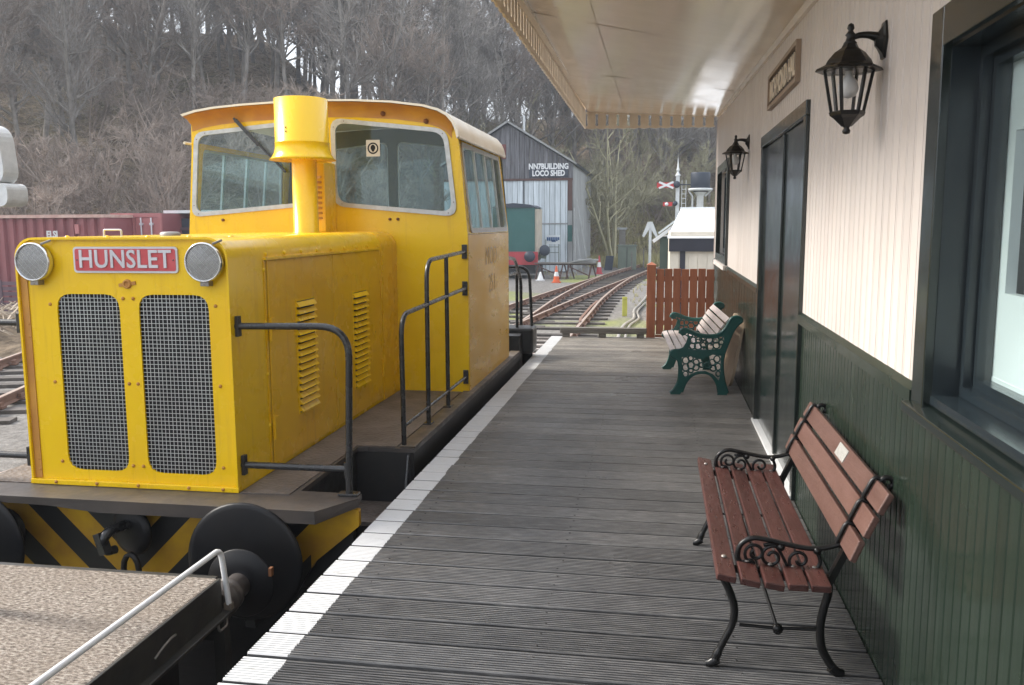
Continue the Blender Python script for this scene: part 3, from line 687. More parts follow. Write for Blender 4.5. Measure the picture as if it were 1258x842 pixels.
# ------------------------------------------------------------------ wall lanterns
def lantern(y, z0, label):
    c = Vector((.662, y, 0)); t = thing('wall_lantern', label, 'lantern', (WX, y, z0+.2), 'black coach lanterns on the station wall')
    def P(x, yy, z): return (c.x+x, c.y+yy, z0+z)
    hx = lambda r, z, ph=0: [P(r*math.cos(R(60*k+ph)), r*math.sin(R(60*k+ph)), z) for k in range(6)]
    # roof of six panels
    rf = MB(); prof = [(.118, .222), (.112, .232), (.082, .246), (.074, .262), (.052, .288), (.030, .303), (.022, .318)]
    rings = [hx(r, z) for r, z in prof]
    vs = [p for q in rings for p in q]
    rf.add(vs, [(i*6+k, i*6+(k+1) % 6, (i+1)*6+(k+1) % 6, (i+1)*6+k) for i in range(len(prof)-1) for k in range(6)])
    rf.add(hx(.118, .222), [tuple(range(6))]); rf.add(hx(.022, .318), [tuple(range(6))])
    rf.lathe([(.014, .312), (.024, .318), (.017, .326), (.013, .340), (.019, .347), (.012, .355), (.008, .362), (.013, .37), (.010, .382), (.002, .388)], P(0, 0, 0), n=12)
    part('lantern_roof', rf, 'gloss_black', t)
    fr = MB()
    top, bot = hx(.084, .226), hx(.055, .076)
    for a, b in zip(top, bot): fr.bar(a, b, .010, .010)
    for q, r in ((top, .008), (bot, .008)):
        for k in range(6): fr.bar(q[k], q[(k+1) % 6], .010, .010)
    part('lantern_frame', fr, 'gloss_black', t)
    gl = MB()
    for k in range(6):
        j = (k+1) % 6; gl.add([top[k], top[j], bot[j], bot[k]], [(0, 1, 2, 3)])
    part('glass_panel', gl, 'lens_glass', t)
    bs = MB(); pr = [(.064, .078), (.060, .066), (.048, .058), (.030, .040), (.018, .028)]
    rings = [hx(r, z) for r, z in pr]; vs = [p for q in rings for p in q]
    bs.add(vs, [(i*6+k, i*6+(k+1) % 6, (i+1)*6+(k+1) % 6, (i+1)*6+k) for i in range(len(pr)-1) for k in range(6)]); bs.add(hx(.064, .078), [tuple(range(6))])
    bs.lathe([(.016, .032), (.009, .022), (.015, .012), (.012, .003), (.002, 0)], P(0, 0, 0), n=12)
    part('lantern_base', bs, 'gloss_black', t)
    b = MB().lathe([(.012, .222), (.014, .205), (.030, .185), (.036, .160), (.028, .135), (.002, .126)], P(0, 0, 0), n=14); part('bulb', b, 'lamp_glass_w', t)
    arm = MB(); z = z0+.345; pts = [P(0, 0, .335), (c.x+.03, y, z), (c.x+.06, y, z), (c.x+.085, y, z-.006), (WX-.012, y, z-.012)]
    arm.tube(bez(pts, 4), [.010+.012*(k/16)**2 for k in range(17)], 8); part('bracket_arm', arm, 'gloss_black', t)
    pl = MB().lathe([(.050, 0), (.048, .007), (.036, .012), (.022, .024), (.014, .034)], (WX-.001, y, z-.02), (-1, 0, 0), 6, False)
    pl.v = [(a, b_, z-.02+(c_-(z-.02))*1.5) for a, b_, c_ in pl.v]; part('wall_plate', pl, 'gloss_black', t)
lantern(3.41, 1.868, 'black coach lantern with clear panes nearer the camera, beside the large window')
lantern(8.25, 1.945, 'black coach lantern farther along the wall, between the door and far window')

# ------------------------------------------------------------------ end fence and sleeper stop
fe = thing('platform_end_fence', 'red-brown picket fence closing the far end of the platform', 'fence', (.3, 12.35, 0))
FY = 12.37
part('post', MB().box((-.155, FY-.05, -.9), (-.035, FY+.07, .985)).add([(-.165, FY-.06, .985), (-.025, FY-.06, .985), (-.025, FY+.08, .985), (-.165, FY+.08, .985), (-.095, FY+.01, 1.03)], [(0, 1, 2, 3), (0, 4, 1), (1, 4, 2), (2, 4, 3), (3, 4, 0)]), 'fence', fe, bevel=.004)
for i in range(7):
    x0 = -.022+i*.1125; part('picket', MB().box((x0, FY-.02, .02), (x0+.102, FY, .93+.004*(i % 3))), 'fence', fe, bevel=.003)
for z in (.18, .50, .80): part('rail', MB().box((-.033, FY+.002, z-.03), (.765, FY+.05, z+.03)), 'fence', fe)
part('kickboard', MB().box((-.033, FY-.026, -.02), (.765, FY-.022+.0, .015)), 'fence', fe)
st = thing('sleeper_barrier', 'old grey sleeper on three short blocks across the platform end', 'barrier', (-.75, 12.08, 0))
part('beam', MB().box((-1.33, 12.02, .055), (-.145, 12.13, .135)), 'old_timber', st, bevel=.006)
for x in (-1.30, -.80, -.28): part('block', MB().box((x, 12.03, .002), (x+.1, 12.12, .054)), 'old_timber', st, bevel=.004)

# ================================================================== BENCHES
def slat(name, m, y0, y1, a, b, th, parent, bev=.004, sag=0):
    """board whose section runs from a to b in the xz plane, thickness th"""
    a = Vector((a[0], 0, a[1])); b = Vector((b[0], 0, b[1])); d = (b-a).normalized(); n = Vector((-d.z, 0, d.x))*th
    vs = [(p.x, y, p.z) for y in (y0, y1) for p in (a, b, b+n, a+n)]
    return part(name, MB().add(vs, [(0, 1, 2, 3), (7, 6, 5, 4), (0, 4, 5, 1), (1, 5, 6, 2), (2, 6, 7, 3), (3, 7, 4, 0)]), m, parent, bevel=bev)
def scroll(mb, c, r0, r1, a0, turns, y, rad, n=22, flip=1):
    pts = []
    for k in range(n+1):
        t = k/n; a = R(a0)+flip*turns*2*math.pi*t; r = r0+(r1-r0)*t
        pts.append((c[0]+r*math.cos(a), y, c[1]+r*math.sin(a)))
    mb.tube(pts, rad, 6)
b1 = thing('bench', 'red-brown slatted bench with black scrolled iron arms, nearest the camera against the green wall', 'bench', (.42, 3.5, 0))
SY0, SY1 = 2.84, 4.32
xs = [.205, .282, .359, .436, .508]
zs = [.385, .373, .366, .362, .362]
for i, x in enumerate(xs):
    dz = .0; w_ = .0635
    z2 = zs[i]-.010 if i < 3 else zs[i]
    slat('seat_slat', 'redwood', SY0, SY1, (x, zs[i]), (x+w_, z2), .024, b1)
bk = [((.640, .466), (.668, .536)), ((.677, .548), (.707, .617)), ((.716, .628), (.748, .694))]
for a, b in bk: 
    bs_ = slat('back_slat', 'redwood_back', SY0+.0, SY1, a, b, .022, b1)
d = (Vector(bk[2][1])-Vector(bk[2][0])).normalized(); nrm = Vector((-d.y, d.x))
a = Vector(bk[2][0])+nrm*.0225+d*.012; b = a+d*.05
part('plaque', MB().add([(a.x, 3.55, a.y), (a.x, 3.40, a.y), (b.x, 3.40, b.y), (b.x, 3.55, b.y)]+[(p.x+nrm.x*.003, yy, p.y+nrm.y*.003) for p, yy in ((a, 3.55), (a, 3.40), (b, 3.40), (b, 3.55))], [(0, 1, 2, 3), (7, 6, 5, 4), (0, 4, 5, 1), (1, 5, 6, 2), (2, 6, 7, 3), (3, 7, 4, 0)]), 'plaque', bs_, label='small steel memorial plaque')
def bench_end(y, sg):
    L = MB()
    L.tube(bez([(.232, y, .372), (.238, y, .335), (.262, y, .285), (.281, y, .225), (.277, y, .165), (.252, y, .105), (.230, y, .055), (.216, y, .018)], 5), [.0135]*20+[.0125]*10+[.016]*6, 8)
    L.add([], []); L.tube([(.228, y, .03), (.205, y, .012), (.188, y, .010)], [.019, .017, .012], 8)
    fl = part('leg', L, 'gloss_black', b1)
    L = MB().tube(bez([(.590, y, .36), (.592, y, .30), (.578, y, .235), (.570, y, .17), (.578, y, .10), (.602, y, .05), (.628, y, .015)], 5), [.0145]*31, 8).tube([(.61, y, .03), (.632, y, .012), (.655, y, .010)], [.019, .018, .012], 8)
    part('leg', L, 'gloss_black', b1)
    # seat rail, back upright
    E_ = MB(); E_.tube([(.222, y, .376), (.30, y, .360), (.40, y, .346), (.50, y, .344), (.60, y, .35)], .014, 8)
    part('seat_rail', E_, 'gloss_black', b1)
    B = MB(); B.bar((.588, y, .33), (.662, y, .50), .022, .034, (0, 1, 0)); B.bar((.656, y, .485), (.744, y, .680), .020, .026, (0, 1, 0))
    for a, b in bk:
        aa, bb = Vector(a), Vector(b); dd = (bb-aa).normalized(); nn = Vector((-dd.y, dd.x))
        B.tube([(q.x, y, q.y) for q in (aa-dd*.006-nn*.006, aa-dd*.006+nn*.028, aa+dd*.01+nn*.032, bb-dd*.01+nn*.032, bb+dd*.006+nn*.028, bb+dd*.006-nn*.006)], .008, 6)
    scroll(B, (.765, .690), .026, .012, 200, .8, y, .010, 14, -1)
    part('back_upright', B, 'gloss_black', b1)
    # scrolled arm
    A = MB(); r = .0072
    A.tube(bez([(.302, y, .382), (.287, y, .410), (.296, y, .452), (.335, y, .478), (.39, y, .474), (.45, y, .462), (.52, y, .452), (.575, y, .457), (.63, y, .475)], 6), [.0095]*49, 8)
    A.tube(bez([(.302, y, .378), (.36, y, .372), (.42, y, .360), (.49, y, .357), (.54, y, .372), (.561, y, .405), (.548, y, .446)], 5), r, 8)
    scroll(A, (.345, .425), .038, .010, 250, 1.35, y, r*.85, 24, -1)
    scroll(A, (.402, .415), .040, .012, 60, 1.3, y, r*.85, 24, 1)
    scroll(A, (.493, .408), .042, .010, 300, 1.3, y, r*.85, 24, -1)
    A.tube(bez([(.30, y, .39), (.33, y, .40), (.345, y, .387)], 5), r*.8, 6)
    A.tube(bez([(.372, y, .455), (.405, y, .46), (.43, y, .43), (.455, y, .38), (.46, y, .36)], 5), r*.85, 6)
    for px_, pz in ((.302, .38), (.43, .452), (.548, .446), (.40, .375)): A.lathe([(.002, -.014), (.013, -.008), (.013, .008), (.002, .014)], (px_, y, pz), (0, 1, 0), 10)
    part('arm', A, 'gloss_black', b1)
    bl = MB()
    for i, x in enumerate(xs): bl.lathe([(.010, 0), (.009, .004), (.002, .006)], (x+.036, y, zs[i]+.022), (0, 0, 1), 8)
    part('slat_bolt', bl, 'bolt_steel', b1)
bench_end(3.0, 1); bench_end(4.20, -1)
part('stretcher', MB().tube([(.575, 3.0, .165), (.430, 3.0, .158), (.30, 3.0, .162)], .006, 6).tube([(.355, 3.6, .35), (.428, 3.01, .158)], .006, 6).tube([(.355, 3.6, .35), (.428, 4.19, .158)], .006, 6).tube([(.575, 4.2, .165), (.30, 4.2, .162)], .006, 6).lathe([(.004, -.012), (.018, -.008), (.018, .008), (.004, .012)], (.429, 3.0, .156), (0, 1, 0), 10), 'gloss_black', b1)

b2 = thing('bench', 'smaller pale-slat bench with ornate teal cast-iron ends, farther down the platform by the fence', 'bench', (.4, 8.8, 0))
Y2A, Y2B = 8.08, 9.50
seat2 = [(.118, .388), (.175, .402), (.237, .404), (.300, .400), (.363, .396), (.425, .400)]
for i in range(5):
    a, b = Vector(seat2[i]), Vector(seat2[i+1]); d = (b-a); slat('seat_slat', 'grey_slat', Y2A+.02, Y2B-.02, a+d*.06, a+d*.90, .02, b2, .003)
back2 = [(.490, .440), (.518, .492), (.548, .545), (.578, .598), (.612, .650), (.662, .698)]
for i in range(5):
    a, b = Vector(back2[i]), Vector(back2[i+1]); d = (b-a); slat('back_slat', 'grey_slat', Y2A+.02, Y2B-.02, a+d*.06, a+d*.88, .018, b2, .003)
def end2(y):
    f0 = lambda u, v: (u, y-.012, v); f1 = lambda u, v: (u, y+.012, v)
    # cast plate: outline with arch between the legs, holes pierced through
    out = [(.118, .375), (.14, .345), (.185, .325), (.205, .26), (.21, .19), (.195, .11), (.165, .05), (.125, .015), (.13, .0), (.215, .0), (.235, .03), (.262, .10), (.31, .165), (.37, .195), (.44, .20), (.50, .17), (.545, .10), (.56, .045), (.55, .0), (.635, .0), (.645, .03), (.62, .10), (.60, .18), (.592, .27), (.60, .36), (.625, .45), (.665, .56), (.715, .65), (.745, .665), (.752, .69), (.735, .712), (.69, .716), (.655, .695), (.615, .62), (.575, .57), (.525, .545), (.46, .54), (.40, .548), (.33, .568), (.285, .592), (.245, .602), (.212, .588), (.205, .558), (.225, .54), (.25, .548), (.275, .53), (.262, .48), (.235, .435), (.18, .412), (.135, .402)]
    def circ(cx, cz, r, n=8, e=1): return [(cx+r*math.cos(2*math.pi*k/n), cz+r*e*math.sin(2*math.pi*k/n)) for k in range(n)]
    holes = [circ(.42, .47, .027), circ(.372, .505, .018), circ(.468, .505, .02), circ(.368, .445, .022), circ(.475, .44, .023), circ(.42, .522, .013), circ(.325, .50, .018, 8, 1.2), circ(.318, .447, .019), circ(.527, .505, .02), circ(.532, .455, .02), circ(.42, .418, .017), circ(.567, .535, .013), circ(.28, .425, .012), circ(.575, .485, .014), circ(.30, .553, .013),
             circ(.262, .315, .021, 8, 1.2), circ(.305, .335, .015), circ(.262, .25, .02, 8, 1.3), circ(.31, .27, .024), circ(.262, .188, .016, 8, 1.2), circ(.355, .30, .018), circ(.355, .25, .018), circ(.54, .33, .019, 8, 1.2), circ(.50, .30, .019), circ(.552, .26, .018, 8, 1.3), circ(.51, .245, .018), circ(.455, .27, .018), circ(.555, .195, .012, 8, 1.3), circ(.405, .275, .014), circ(.31, .222, .012)]
    big = [[(.285, .425), (.33, .412), (.46, .416), (.565, .425), (.60, .50), (.595, .545), (.53, .522), (.46, .517), (.39, .524), (.315, .548), (.27, .565), (.255, .555), (.295, .535), (.30, .48)],
           [(.225, .345), (.235, .20), (.262, .155), (.31, .19), (.37, .215), (.44, .22), (.51, .19), (.56, .135), (.575, .20), (.572, .30), (.575, .36), (.50, .372), (.42, .33), (.36, .33), (.30, .36)]]
    def ccw(q): return q if sum(q[k-1][0]*q[k][1]-q[k][0]*q[k-1][1] for k in range(len(q))) > 0 else q[::-1]
    part('cast_end', MB().plate(out, [ccw(q) for q in big], f0, f1), 'teal', b2)
    lace = MB()
    for h in holes:
        cx = sum(q[0] for q in h)/len(h); cz = sum(q[1] for q in h)/len(h); rx = max(q[0] for q in h)-cx; rz = max(q[1] for q in h)-cz
        lace.tube([(cx+(rx+.009)*math.cos(a*.628), y, cz+(rz+.009)*math.sin(a*.628)) for a in range(10)], .0075, 5, closed=True)
    part('lattice', lace, 'teal', b2)
    # raised rims
    rim = MB().tube(bez([(.205, y, .56), (.215, y, .592), (.25, y, .600), (.30, y, .585), (.36, y, .560), (.44, y, .543), (.52, y, .546), (.575, y, .572), (.618, y, .625), (.655, y, .695), (.70, y, .716), (.742, y, .702), (.748, y, .675), (.72, y, .660)], 4), .016, 8)
    rim.tube(bez([(.118, y, .372), (.15, y, .340), (.19, y, .322), (.207, y, .25), (.20, y, .13), (.165, y, .05), (.125, y, .012)], 4), .013, 8)
    rim.tube(bez([(.12, y, .38), (.15, y, .405), (.24, y, .404), (.34, y, .392), (.46, y, .398), (.59, y, .40)], 4), .013, 8)
    rim.tube(bez([(.745, y, .67), (.69, y, .61), (.64, y, .49), (.60, y, .36), (.593, y, .25), (.615, y, .11), (.645, y, .02)], 4), .012, 8)
    rim.tube(bez([(.235, y, .02), (.27, y, .11), (.33, y, .178), (.405, y, .20), (.48, y, .185), (.54, y, .11), (.56, y, .02)], 4), .010, 8)
    part('cast_rim', rim, 'teal', b2)
end2(Y2A); end2(Y2B)
# bleached folding table top leaning between the bench back and the wall
tb = MB(); f0 = lambda u, v: (.66+.10*(v-.05)/.6-.0, 8.14+u, v); f1 = lambda u, v: (.685+.10*(v-.05)/.6, 8.14+u, v)
tb.plate(rquad([(0, .04), (1.1, .04), (1.1, .66), (0, .66)], .22, 6), [], f0, f1)
b2.rotation_euler = (0, 0, R(2.6)); b2.location.x -= .035
solo('leaning_board', tb, 'tan_board', 'rounded tan wooden board leaning on the wall behind the teal bench', 'board', bevel=.004)
# ================================================================== YELLOW SHUNTING LOCOMOTIVE
XC = -2.85; HX0, HX1 = -3.455, -2.215; HY0, HY1 = 4.287, 7.282; PZ = .12
loco = thing('shunting_locomotive', 'yellow diesel shunting locomotive with bonnet, cab and red nameplate standing beside the platform', 'locomotive', (XC, 6.8, RZ))
# --- hood
RT = 1.492; rr_ = .115
def hood_pts(grow=0, n=7):
    p = [(HX1+grow, PZ+.0), (HX1+grow, RT-rr_)]
    for k in range(1, n+1):
        a = R(90*k/n); p.append((HX1+grow-(rr_+grow)+(rr_+grow)*math.cos(a), RT-rr_+(rr_+grow)*math.sin(a)))
    for k in range(0, n+1):
        a = R(90+90*k/n); p.append((HX0-grow+(rr_+grow)+(rr_+grow)*math.cos(a), RT-rr_+(rr_+grow)*math.sin(a)))
    p.append((HX0-grow, PZ)); return p
hp = hood_pts()
mb = MB(); mb.sheet([[(x, y, z) for x, z in hp] for y in (HY0+.0, 4.6, 5.2, 6.0, 6.7, HY1+.06)])
hi = hood_pts(-.012)
mb.sheet([[(x, HY0, z) for x, z in hp], [(x, HY0, z) for x, z in hi], [(x, HY0+.05, z) for x, z in hi]], False)
hood = part('hood', mb, 'yellow', loco)
# shoulder where the hood is a little wider under the cab
mb = MB(); hs = hood_pts(.004); mb.sheet([[(x, y, z) for x, z in hs] for y in (6.86, HY1+.02)]); mb.sheet([[(x, 6.86, z) for x, z in hp], [(x, 6.86, z) for x, z in hs]], False)
part('hood_band', mb, 'yellow_side_shade', hood)
# front panel with two grille openings
FYP = HY0+.022
gL = rquad([(-3.235, .205), (-2.862, .205), (-2.862, 1.187), (-3.235, 1.187)], .085)
gR = rquad([(-2.750, .205), (-2.345, .205), (-2.345, 1.187), (-2.750, 1.187)], .085)
out = [(x, z) for x, z in reversed(hood_pts(-.013))]
mb = MB().plate(out, [gL, gR], lambda u, v: (u, FYP, v), lambda u, v: (u, FYP+.012, v))
fp = part('front_panel', mb, 'yellow', loco)
part('radiator', MB().box((-3.30, FYP+.035, .16), (-2.29, FYP+.09, 1.25)), 'radiator', fp)
for g0, g1, nm in ((-3.235, -2.862, 'grille'), (-2.750, -2.345, 'grille')):
    mb = MB(); nx = round((g1-g0)/.0222); nz = 44; w_ = .0013
    def clip(u, horizontal):
        return .0
    for k in range(1, nx):
        x = g0+(g1-g0)*k/nx; dx = min(x-g0, g1-x); c = max(0, (.06-dx))**1.2*.9 if dx < .06 else 0
        mb.bar((x, FYP+.006, .205+c), (x+.002*math.sin(k*2), FYP+.006, 1.187-c), w_*2, w_*2)
    for k in range(1, nz):
        z = .205+.982*k/nz; dz = min(z-.205, 1.187-z); c = max(0, (.06-dz))**1.2*.9 if dz < .06 else 0
        mb.bar((g0+c, FYP+.010, z), (g1-c, FYP+.010, z+.0012*math.sin(k*1.7)), w_*2.4, w_*2.4)
    part(nm, mb, 'wire', fp)
# bolts round the front
bolt_me = MB().lathe([(.010, 0), (.010, .004), (.006, .008), (.001, .009)], (0, 0, 0), (0, -1, 0), 8).mesh('bolt'); bolt_me.materials.append(M['rust_shade_yellow'])
for x, z in ((-3.275, 1.13), (-2.305, 1.13), (-2.838, 1.165), (-2.778, 1.165), (-2.832, .70), (-2.780, .70), (-3.28, .70), (-2.30, .70), (-2.838, .24), (-2.778, .24), (-3.27, .25), (-2.305, .25), (-3.41, 1.02), (-3.41, .95), (-3.41, .26), (-3.41, .20), (-3.30, .137), (-3.05, .137), (-2.8, .137), (-2.5, .137), (-2.3, .137)):
    inst('bolt', bolt_me, fp, (x, FYP-.0 if z > .14 else HY0-.004, z))
part('foot_angle', MB().box((HX0-.004, HY0-.004, PZ), (HX1+.004, HY0+.02, PZ+.028)), 'yellow', fp, bevel=.003)
part('side_flange', MB().box((HX0+.013, FYP-.006, PZ+.03), (HX0+.055, FYP-.001, 1.32)), 'rust_shade_yellow', fp)
# latch knob under the nameplate
part('latch', MB().lathe([(.026, 0), (.024, .012), (.014, .014), (.013, .006), (.001, .006)], (-2.806, FYP, 1.243), (0, -1, 0), 14).bar((-2.855, FYP-.004, 1.236), (-2.757, FYP-.004, 1.25), .018, .006, (0, 1, 0)), 'rust_shade_yellow', fp)
# nameplate
pl = part('nameplate', MB().plate(rrect(-3.108, 1.303, -2.502, 1.442, .018), [], lambda u, v: (u, FYP-.012, v), lambda u, v: (u, FYP-.001, v)), 'plate_silver', loco)
part('red_field', MB().plate(rrect(-3.097, 1.314, -2.513, 1.431, .012), [], lambda u, v: (u, FYP-.0145, v), lambda u, v: (u, FYP-.0121, v)), 'red_plate', pl)
text('lettering', 'HUNSLET', .134, .003, 'plate_silver', pl, basis((-2.805, FYP-.0165, 1.3725), (1, 0, 0), (0, 0, 1)), sx=.93, off=.002, spacing=1.03)
part('plate_screw', MB().lathe([(.005, 0), (.004, .002), (.001, .003)], (-3.085, FYP-.0146, 1.372), (0, -1, 0), 8).lathe([(.005, 0), (.004, .002), (.001, .003)], (-2.525, FYP-.0146, 1.372), (0, -1, 0), 8), 'letter_dark', pl)
# headlamps
def headlamp(x, z):
    y = FYP; h = part('headlamp', MB().lathe([(.080, 0), (.099, .012), (.104, .030), (.104, .056), (.099, .062), (.094, .058), (.093, .050)], (x, y, z), (0, -1, 0), 32), 'chrome', loco)
    part('reflector', MB().lathe([(.012, .012), (.05, .018), (.080, .034), (.094, .052)], (x, y, z), (0, -1, 0), 28), 'reflector', h)
    part('bulb', MB().lathe([(.001, .045), (.012, .04), (.014, .03), (.010, .014)], (x, y, z), (0, -1, 0), 12), 'chrome', h)
    part('lens', MB().lathe([(.001, .064), (.05, .060), (.093, .050)], (x, y, z), (0, -1, 0), 28), 'lens_glass', h)
    g = MB(); q = .026
    for k in range(-3, 4):
        o = k*q; L = math.sqrt(max(0, .096**2-o*o))
        for s in (1, -1):
            dx, dz = math.cos(R(45*s)), math.sin(R(45*s)); px_, pz = -dz*o, dx*o
            yy = y-.069
            g.tube([(x+px_-dx*L, yy+.008, z+pz-dz*L), (x+px_, yy, z+pz), (x+px_+dx*L, yy+.008, z+pz+dz*L)], .0006, 4, False)
    part('lamp_guard', g, 'guard_wire', h)
    part('lamp_bracket', MB().box((x-.024, y-.05, z-.125), (x+.024, y, z-.099)).lathe([(.010, 0), (.008, .02), (.001, .022)], (x, y-.03, z-.113), (0, -1, 0), 8).bar((x+.055, y-.05, z+.095), (x+.095, y-.02, z+.115), .012, .012), 'bolt_steel', h, bevel=.003)
headlamp(-3.325, 1.362); headlamp(-2.336, 1.362)
part('filler_cap', MB().lathe([(.060, 0), (.060, .018), (.045, .026), (.001, .028)], (-2.92, 4.95, 1.49), (0, 0, 1), 20), 'bolt_steel', loco)
part('top_handle', MB().tube(arcpts([(-3.19, 4.7, 1.49), (-3.19, 4.7, 1.53), (-3.08, 4.7, 1.53), (-3.08, 4.7, 1.49)], .01), .006, 6), 'plate_silver', loco)
# --- side doors with louvres
def side_door(y0, y1, ly0, ly1, lz0, lz1, n, lbl):
    X = HX1; d = part('side_door', MB().box((X+.001, y0, .150), (X+.011, y1, 1.352)), 'yellow_side_shade', loco, label=lbl, bevel=.003)
    s = (lz1-lz0)/n
    vp = part('louvre_frame', MB().plate(rrect(ly0-.012, lz0-.012, ly1+.012, lz1+.012, .01), [], lambda u, v: (X+.0145, u, v), lambda u, v: (X+.0115, u, v)), 'yellow', d)
    a = s*.20
    vs = [(0, 0, s*.88), (0, 1, s*.88), (.022, 1, a), (.022, 0, a), (0, 0, a), (0, 1, a), (.022, .03, a+.02), (.022, .97, a+.02)]
    W_ = ly1-ly0
    part('louvre_shade', MB().box((X+.0146, ly0+.006, lz0), (X+.0150, ly1-.006, lz1)), 'dark', d)  # dark sheet standing in for shadow in the slits between louvres
    me = MB().add([(x, y*W_, z) for x, y, z in vs[:6]], [(0, 1, 2, 3), (3, 2, 5, 4), (0, 3, 4), (1, 5, 2)]).mesh('louvre'); me.materials.append(M['yellow'])
    for k in range(n): inst('louvre', me, d, (X+.0146, ly0, lz0+k*s))
    return d
d1 = side_door(4.735, 5.752, 5.115, 5.40, .385, 1.085, 16, 'near hood side door with tall louvred vent')
d2 = side_door(5.760, 6.792, 6.14, 6.44, .35, 1.06, 16, 'far hood side door with louvred vent')
for yy, dd, zs_ in ((4.73, d1, (.40, .98)), (6.797, d2, (.42, 1.06))):
    for z in zs_: part('hinge', MB().tube([(HX1+.018, yy, z-.09), (HX1+.018, yy, z+.05)], .010, 8).box((HX1+.011, yy-.01, z-.02), (HX1+.022, yy+(.06 if dd is d1 else .012), z+.04)), 'yellow_side_shade', dd)
part('drip_strip', MB().box((HX1+.0, 4.70, 1.356), (HX1+.020, 6.82, 1.370)), 'yellow', hood)
part('door_gap', MB().box((HX1+.0005, 5.751, .15), (HX1+.003, 5.761, 1.352)), 'rust_shade_spot', hood)  # brown strip put in as the shade line between the doors
part('door_post', MB().box((HX1+.001, 4.700, .15), (HX1+.006, 4.722, 1.35)), 'yellow_side_shade', hood); part('door_gap', MB().box((HX1+.0005, 4.7225, .15), (HX1+.002, 4.734, 1.355)), 'rust_shade_spot', hood)  # second strip draws the shade line beside the door post
part('door_post', MB().box((HX1+.001, 6.806, .15), (HX1+.006, 6.828, 1.35)), 'yellow_side_shade', hood)
rv = MB().lathe([(.014, 0), (.011, .007), (.001, .010)], (0, 0, 0), (1, 0, 0), 10).mesh('rivet'); rv.materials.append(M['yellow'])
for k in range(9): inst('rivet', rv, hood, (HX1+.0, 4.74+k*.255, 1.388))
for k in range(4): inst('rivet', rv, hood, (HX1+.0, 4.705, 1.30-k*.3))
for k in range(3): inst('rivet', rv, hood, (HX1+.0, 6.88, 1.30-k*.06))
for k in range(5): 
    o = inst('rivet', rv, hood, (-3.2+k*.24, HY0+.10, 1.492)); o.rotation_euler = (0, R(-90), 0)
# --- exhaust stack
SX, SY = -2.805, 6.75
stk = part('exhaust_pipe', MB().lathe([(.108, 1.485), (.108, 1.497), (.100, 1.50), (.097, 2.10), (.097, 2.12)], (SX+.01, SY, 0), (0, 0, 1), 32), 'yellow', loco)
part('exhaust_shroud', MB().lathe([(.255, 2.065), (.262, 2.062), (.240, 2.085), (.222, 2.115), (.213, 2.150), (.211, 2.19), (.213, 2.192), (.213, 2.20), (.210, 2.202), (.208, 2.535), (.200, 2.537), (.198, 2.42), (.205, 2.12), (.25, 2.066)], (SX, SY, 0), (0, 0, 1), 40), 'yellow', stk)
part('shroud_baffle', MB().lathe([(.001, 2.12), (.205, 2.12)], (SX, SY, 0), (0, 0, 1), 24), 'frame_dark', stk)
mb = MB()
for z in (2.27, 2.30): mb.lathe([(.007, 0), (.005, .006), (.001, .007)], (SX-.045, SY-.205, z), (-.2, -1, 0), 8)
part('shroud_bolt', mb, 'rust_shade_spot', stk)
# louvred casing behind the stack, against the cab
cs = part('louvred_casing', MB().box((-2.90, 7.02, 1.493), (-2.735, 7.279, 2.07)), 'yellow', loco, bevel=.008)
mb = MB()
for k in range(9):
    z = 1.60+k*.042; mb.add([(-2.845, 7.019, z+.02), (-2.76, 7.019, z+.02), (-2.76, 6.995, z), (-2.845, 6.995, z), (-2.845, 7.019, z), (-2.76, 7.019, z)], [(0, 1, 2, 3), (0, 3, 4), (1, 5, 2), (3, 2, 5, 4)])
part('louvre', mb, 'rust_shade_yellow', cs)
# --- cab
CYF, CYB = 7.282, 9.33; CW = 1.262; LEAN = .085
def cabx(z): return CW if z <= 1.47 else CW-LEAN*(z-1.47)/.8
rp = [(1.262, 1.47), (1.20, 2.20), (1.185, 2.29), (1.165, 2.36), (1.12, 2.43), (1.05, 2.472), (.93, 2.508), (.66, 2.545), (.33, 2.566), (0, 2.574)]
rl = [(.33, 2.566), (.66, 2.548), (.93, 2.525), (1.10, 2.495), (1.19, 2.46), (1.20, 2.20), (1.262, 1.47)]
prof = [(XC+x, z) for x, z in rp]+[(XC-x, z) for x, z in rl]
outl = [(XC+CW, PZ)]+prof+[(XC-CW, PZ)]
wR = rquad([(-2.730, 1.735), (-1.700, 1.645), (-1.775, 2.318), (-2.738, 2.425)], .10)
wL = rquad([(-4.045, 1.655), (-2.925, 1.745), (-2.925, 2.425), (-3.985, 2.335)], .08)
RW1 = rquad([(-2.80, 1.48), (-1.68, 1.48), (-1.76, 2.32), (-2.80, 2.44)], .08); RW2 = rquad([(-4.02, 1.48), (-2.90, 1.48), (-2.90, 2.44), (-3.95, 2.32)], .08)
def wall(y, holes, name, lbl=None):
    return part(name, MB().plate(outl, holes, lambda u, v: (u, y, v), lambda u, v: (u, y+.02, v)), 'yellow', loco, label=lbl)
cf = wall(CYF, [wR, wL], 'cab_front'); cb = wall(CYB-.02, [RW1, RW2], 'cab_rear')
cb.data.materials[0] = M['interior']
def shrink(poly, d):
    cx = sum(p[0] for p in poly)/len(poly); cy = sum(p[1] for p in poly)/len(poly); wx = max(p[0] for p in poly)-min(p[0] for p in poly); wy = max(p[1] for p in poly)-min(p[1] for p in poly)
    return [(cx+(p[0]-cx)*(1-2*d/wx), cy+(p[1]-cy)*(1-2*d/wy)) for p in poly]
